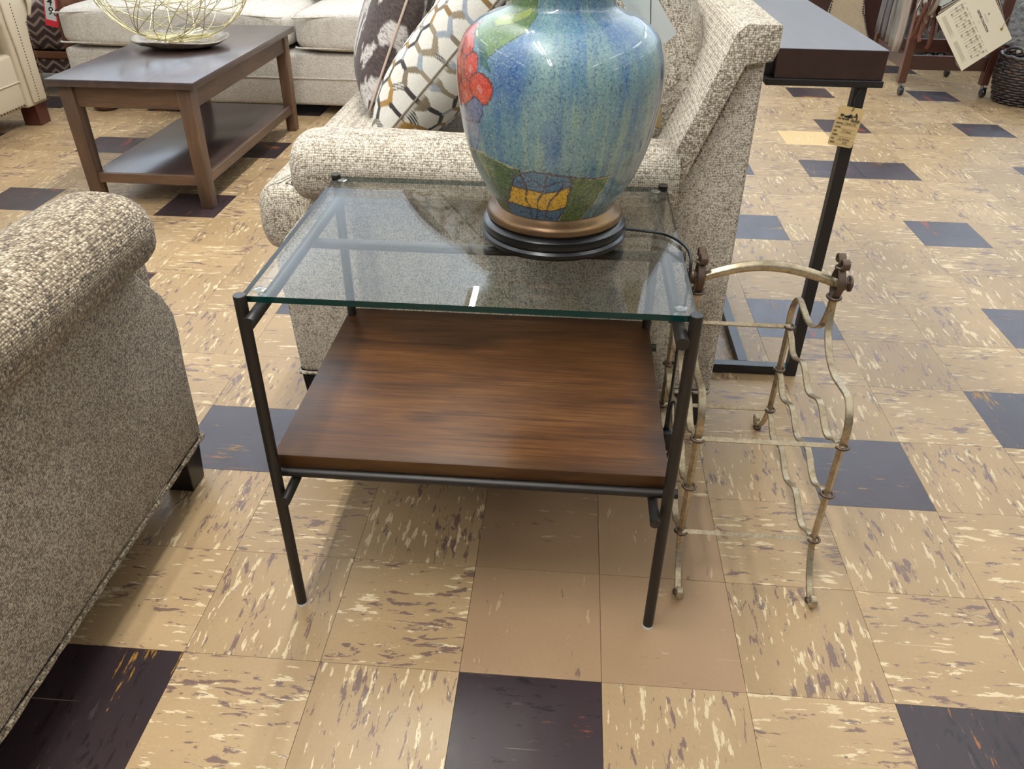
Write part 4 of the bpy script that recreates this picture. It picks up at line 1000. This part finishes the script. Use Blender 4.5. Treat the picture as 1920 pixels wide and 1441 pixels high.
for k in range(19):
    xx = .018+k*.0158; bar(xx, xx+.003, .062, .128)
    if k % 3 != 2: bar(xx, xx+.013, .118, .128); bar(xx, xx+.0105, .090, .100)
    if k % 4 == 1: bar(xx, xx+.013, .062, .070); bar(xx+.004, xx+.011, .104, .112)
for k in range(11): bar(.02+k*.028, .02+k*.028+(.02 if k % 3 else .008), .136, .140)
for k in range(7): bar(.02, .145-.012*(k % 3), .020+k*.0028, .0212+k*.0028); bar(.172, .30-.014*(k % 2), .020+k*.0028, .0212+k*.0028)
mk('printed_table', join(*pr), M_GREYP, t)
bar_ = [([tuple(MB @ Vector((.146+.004*math.cos(q), .2135+.004*math.sin(q), .0006))) for q in np.linspace(0, 6.28, 9)[:-1]], [tuple(range(8))])]
mk('printed_emblem', join(*bar_), M_INK, t)
for (x, y) in ((.255, .236), (.045, .236)):
    mk('eyelet', xf(lathe([(.003, .0), (.007, .0005), (.007, .0015), (.003, .002)], 14), lambda v, x=x, y=y: tuple(MB @ Vector((x+v[0], y+v[1], v[2])))), M_EYE, t)
p0 = MB @ Vector((.255, .236, 0)); ring = [p0+Vector((.145*(1-math.cos(a))*.55+.0, .0-.045*math.sin(a), .13*math.sin(a)*.9+.04*(1-math.cos(a)))) for a in np.linspace(0, 2*math.pi, 40, endpoint=False)]
mk('ring', tube([tuple(p) for p in ring], .0016, 6, True), M_STEEL, t, smooth=True)
# bunch of tasselled samples over the book
t = thing('tassel_bunch', 'brown and white bunch of ribbon tassels hanging above the sample book', 'tassels', (2.0, 3.9, .55))
cols = [plain('ribbon_brown', (86, 48, 36), .5), plain('ribbon_white', (214, 214, 218), .5), plain('ribbon_grey', (120, 108, 92), .7)]
for q in range(3):
    rs = []
    for k in range(26 if q != 1 else 9):
        x_ = rng.uniform(1.92, 2.14); yb_ = rng.uniform(3.86, 3.93); z_ = rng.uniform(.34, .47) if q == 0 else rng.uniform(.42, .50)
        if x_ < 2.05 and q != 1: z_ -= rng.uniform(0, .1)
        pts = spline([(2.02+rng.uniform(-.06, .06), yb_+.02, .66), ((x_+2.0)/2+rng.uniform(-.03, .03), yb_, .58), (x_, yb_+rng.uniform(-.02, .02), z_+.05), (x_+rng.uniform(-.02, .02), yb_, z_)], 5)
        rs.append(strap(pts, rng.uniform(.010, .022), .002, (rng.uniform(.3, 1), rng.uniform(-1, 1)*.5, 0)))
    o = mk('ribbon_strands', join(*rs), cols[q], t, smooth=True); o['kind'] = 'stuff'
mk('card_label', move(rot(box(-.03, .03, -.001, .001, -.02, .02), math.radians(15), 'Y'), (2.03, 3.85, .50)), M_TAGW, t)
mk('hook_cord', tube([(2.02, 3.92, .64), (2.02, 3.99, 1.10)], .004, 6), M_INK, t)

# ------------------------------------------------------------------ wicker basket
t = thing('wicker_basket', 'dark brown wicker basket on the floor at the right edge', 'basket', (2.66, 3.92, 0))
m = Mat('dark_wicker'); f = m.noise(m.coord('Object', scale=(1, 1, 2)), 30, 3); m.col(m.ramp(f, [(.35, rgb(16, 10, 9)), (.6, rgb(46, 28, 20)), (.78, rgb(96, 64, 44))])); m.set(rough=.35); M_WICK = m.m
bcx, bcy = 2.66, 3.92; ws = []
def br(z): return .165+.03*math.sin(min(1, z/.2)*1.9)
for k in range(17):
    z = .008+k*.0135; pts = []
    for q in range(72):
        a = 2*math.pi*q/72; r = br(z)+.005*math.cos(18*a+(k % 2)*math.pi); pts.append((bcx+r*math.cos(a)*1.1, bcy+r*math.sin(a)*.9, z))
    ws.append(tube(pts, .0068, 6, True))
mk('weave', join(*ws), M_WICK, t, smooth=True)['kind'] = 'stuff'
st_ = [tube([(bcx+br(z)*math.cos(a)*1.1, bcy+br(z)*math.sin(a)*.9, z) for z in (.0, .06, .12, .18, .232)], .005, 6) for a in np.linspace(0, 2*math.pi, 36, endpoint=False)]
mk('stakes', join(*st_), M_WICK, t, smooth=True)['kind'] = 'stuff'
mk('rim', tube([(bcx+1.1*br(.236)*math.cos(a), bcy+.9*br(.236)*math.sin(a), .238+.003*math.sin(a*20)) for a in np.linspace(0, 2*math.pi, 80, endpoint=False)], .011, 8, True), M_WICK, t, smooth=True)
mk('bottom', lathe([(.002, .004), (.17, .004), (.17, .010), (.002, .010)], 32, (bcx, bcy, 0)), M_WICK, t)
mk('handle', tube(spline([(bcx-.20, bcy, .22), (bcx-.208, bcy-.02, .275), (bcx-.165, bcy-.06, .285), (bcx-.14, bcy-.09, .24)], 6), .008, 8), M_WICK, t, smooth=True)
M_PAPER = plain('white_paper', (222, 220, 204), .8); M_TWIG = plain('tan_raffia', (150, 120, 84), .8)
ws = []
for k in range(16):
    a, r = rng.uniform(0, 6.28), rng.uniform(0, .12); c_ = np.array((bcx+r*math.cos(a), bcy+r*math.sin(a)*.8, .246+rng.uniform(0, .035)))
    d_ = rng.normal(size=3)*.04; d_[2] = abs(d_[2])*.5
    ws.append(strap(spline([c_-d_*[1, 1, 0]-[0, 0, .03], c_+[0, 0, .02], c_+d_*[1, 1, -.5]], 6), .018, .002, (rng.uniform(-1, 1), rng.uniform(-1, 1), .1)))
o = mk('shredded_paper', join(*ws), M_PAPER, None, smooth=True); o['kind'] = 'stuff'; tag(o, 'white curled paper strips heaped inside the wicker basket', 'paper')
o = mk('raffia_filling', move(cube_round(-.15, .15, -.12, .12, .0, .21, 3, 10), (bcx, bcy, .012)), M_TWIG, None, smooth=True); o['kind'] = 'stuff'; tag(o, 'tan raffia filling the wicker basket under the paper', 'filling')

# ------------------------------------------------------------------ chairs and sofas beyond
M_DKL = plain('oxblood_leather', (44, 20, 18), .35); M_SAND = tweed('sand_cloth', (170, 154, 128), (190, 174, 148), (202, 188, 162), 190, .2, (1, 1, 1), .4, .001)
t = thing('barrel_chair', 'dark leather barrel chair with sand cloth panel and black nailheads beyond the C-shaped table', 'chair', (1.9, 5.2, 0))
out = [(1.60, .55), (1.63, .3), (1.72, .12), (1.95, .06), (2.18, .10), (2.28, .25), (2.34, .55), (2.34, .95), (1.60, .95)]
def arcpts(): return [(p[0], p[2]) for p in spline([(1.757, 0, .62), (1.772, 0, .45), (1.765, 0, .33), (1.75, 0, .24)], 6)]
mk('shell', prism(roundpoly([(1.52, .95), (1.55, .35), (1.66, .10), (2.14, .045), (2.26, .09), (2.36, .40), (2.40, .95)], .05, 4), 'Y', 5.012, 5.55, .02, 2), M_DKL, t, smooth=50)
panel = [(1.785, .95), (1.789, .354), (1.776, .27), (1.74, .17), (1.80, .12), (2.0, .085), (2.10, .10), (2.062, .16), (2.022, .25), (1.992, .36), (1.985, .95)]
mk('back_panel', prism(panel, 'Y', 5.0, 5.013), M_SAND, t)
nails = []
for side in ([(1.785, .9), (1.789, .354), (1.776, .27), (1.74, .17)], [(1.985, .9), (1.992, .36), (2.022, .25), (2.062, .16), (2.10, .10)]):
    pp = spline([(a, 0, b) for a, b in side], 40); acc = 0; last = None
    for p in pp:
        if last is None or np.linalg.norm(p-last) > .0135: nails.append(xf(lathe([(.0062, 0), (.005, .004), (.002, .006)], 6), lambda v, p=p: (p[0]+v[0], 4.999-v[2], p[2]+v[1]))); last = p
mk('nailhead_row', join(*nails), M_BLACK, t, smooth=True)['kind'] = 'stuff'
for x in (1.7, 2.22): mk('leg', box(x-.025, x+.025, 5.1, 5.15, 0, .12, .004), M_BLACK, t)
M_GREYF = tweed('charcoal_cloth', (70, 68, 66), (104, 101, 98), (130, 127, 122), 150, .3, (1, 1, 1), .6, .001)
m = Mat('silver_velvet'); f = m.noise(m.coord('Object', scale=(1, 1, 4)), 14, 5, .7); m.col(m.ramp(f, [(.35, rgb(84, 84, 84)), (.6, rgb(168, 168, 166))])); m.set(rough=.5); M_SILV = m.m
t = thing('grey_sofa', 'charcoal grey cloth sofa behind the sample cart', 'sofa', (2.9, 5.4, 0))
mk('base', box(2.46, 3.9, 5.0, 5.8, .10, .335, .02), M_GREYF, t, smooth=50)
mk('seat_cushion', cube_round(2.45, 3.9, 4.98, 5.7, .34, .50, 8, 10), M_GREYF, t, smooth=True)
mk('back', box(2.46, 3.9, 5.6, 5.85, .45, .9, .04), M_GREYF, t, smooth=50)
mk('plinth', box(2.48, 3.86, 5.04, 5.75, .045, .10), M_GREYF, t)
for x in (2.52, 2.60, 3.8): mk('bun_foot', lathe([(.02, 0), (.034, .006), (.034, .03), (.02, .045)], 16, (x, 5.06, 0)), M_BLACK, t, smooth=True)
t = thing('silver_chair', 'silver mottled velvet chair with a brown wood base rail at the top right edge', 'chair', (3.1, 4.7, 0))
mk('seat', box(2.80, 3.5, 4.50, 4.96, .158, .62, .03, 3), M_SILV, t, smooth=50)
mk('base_rail', box(2.77, 3.5, 4.49, 4.95, .075, .156, .006), M_FOOTW, t)
for x in (2.82, 3.45):
    for y in (4.54, 4.9): mk('leg', box(x-.025, x+.025, y-.025, y+.025, 0, .08, .003), M_FOOTW, t)
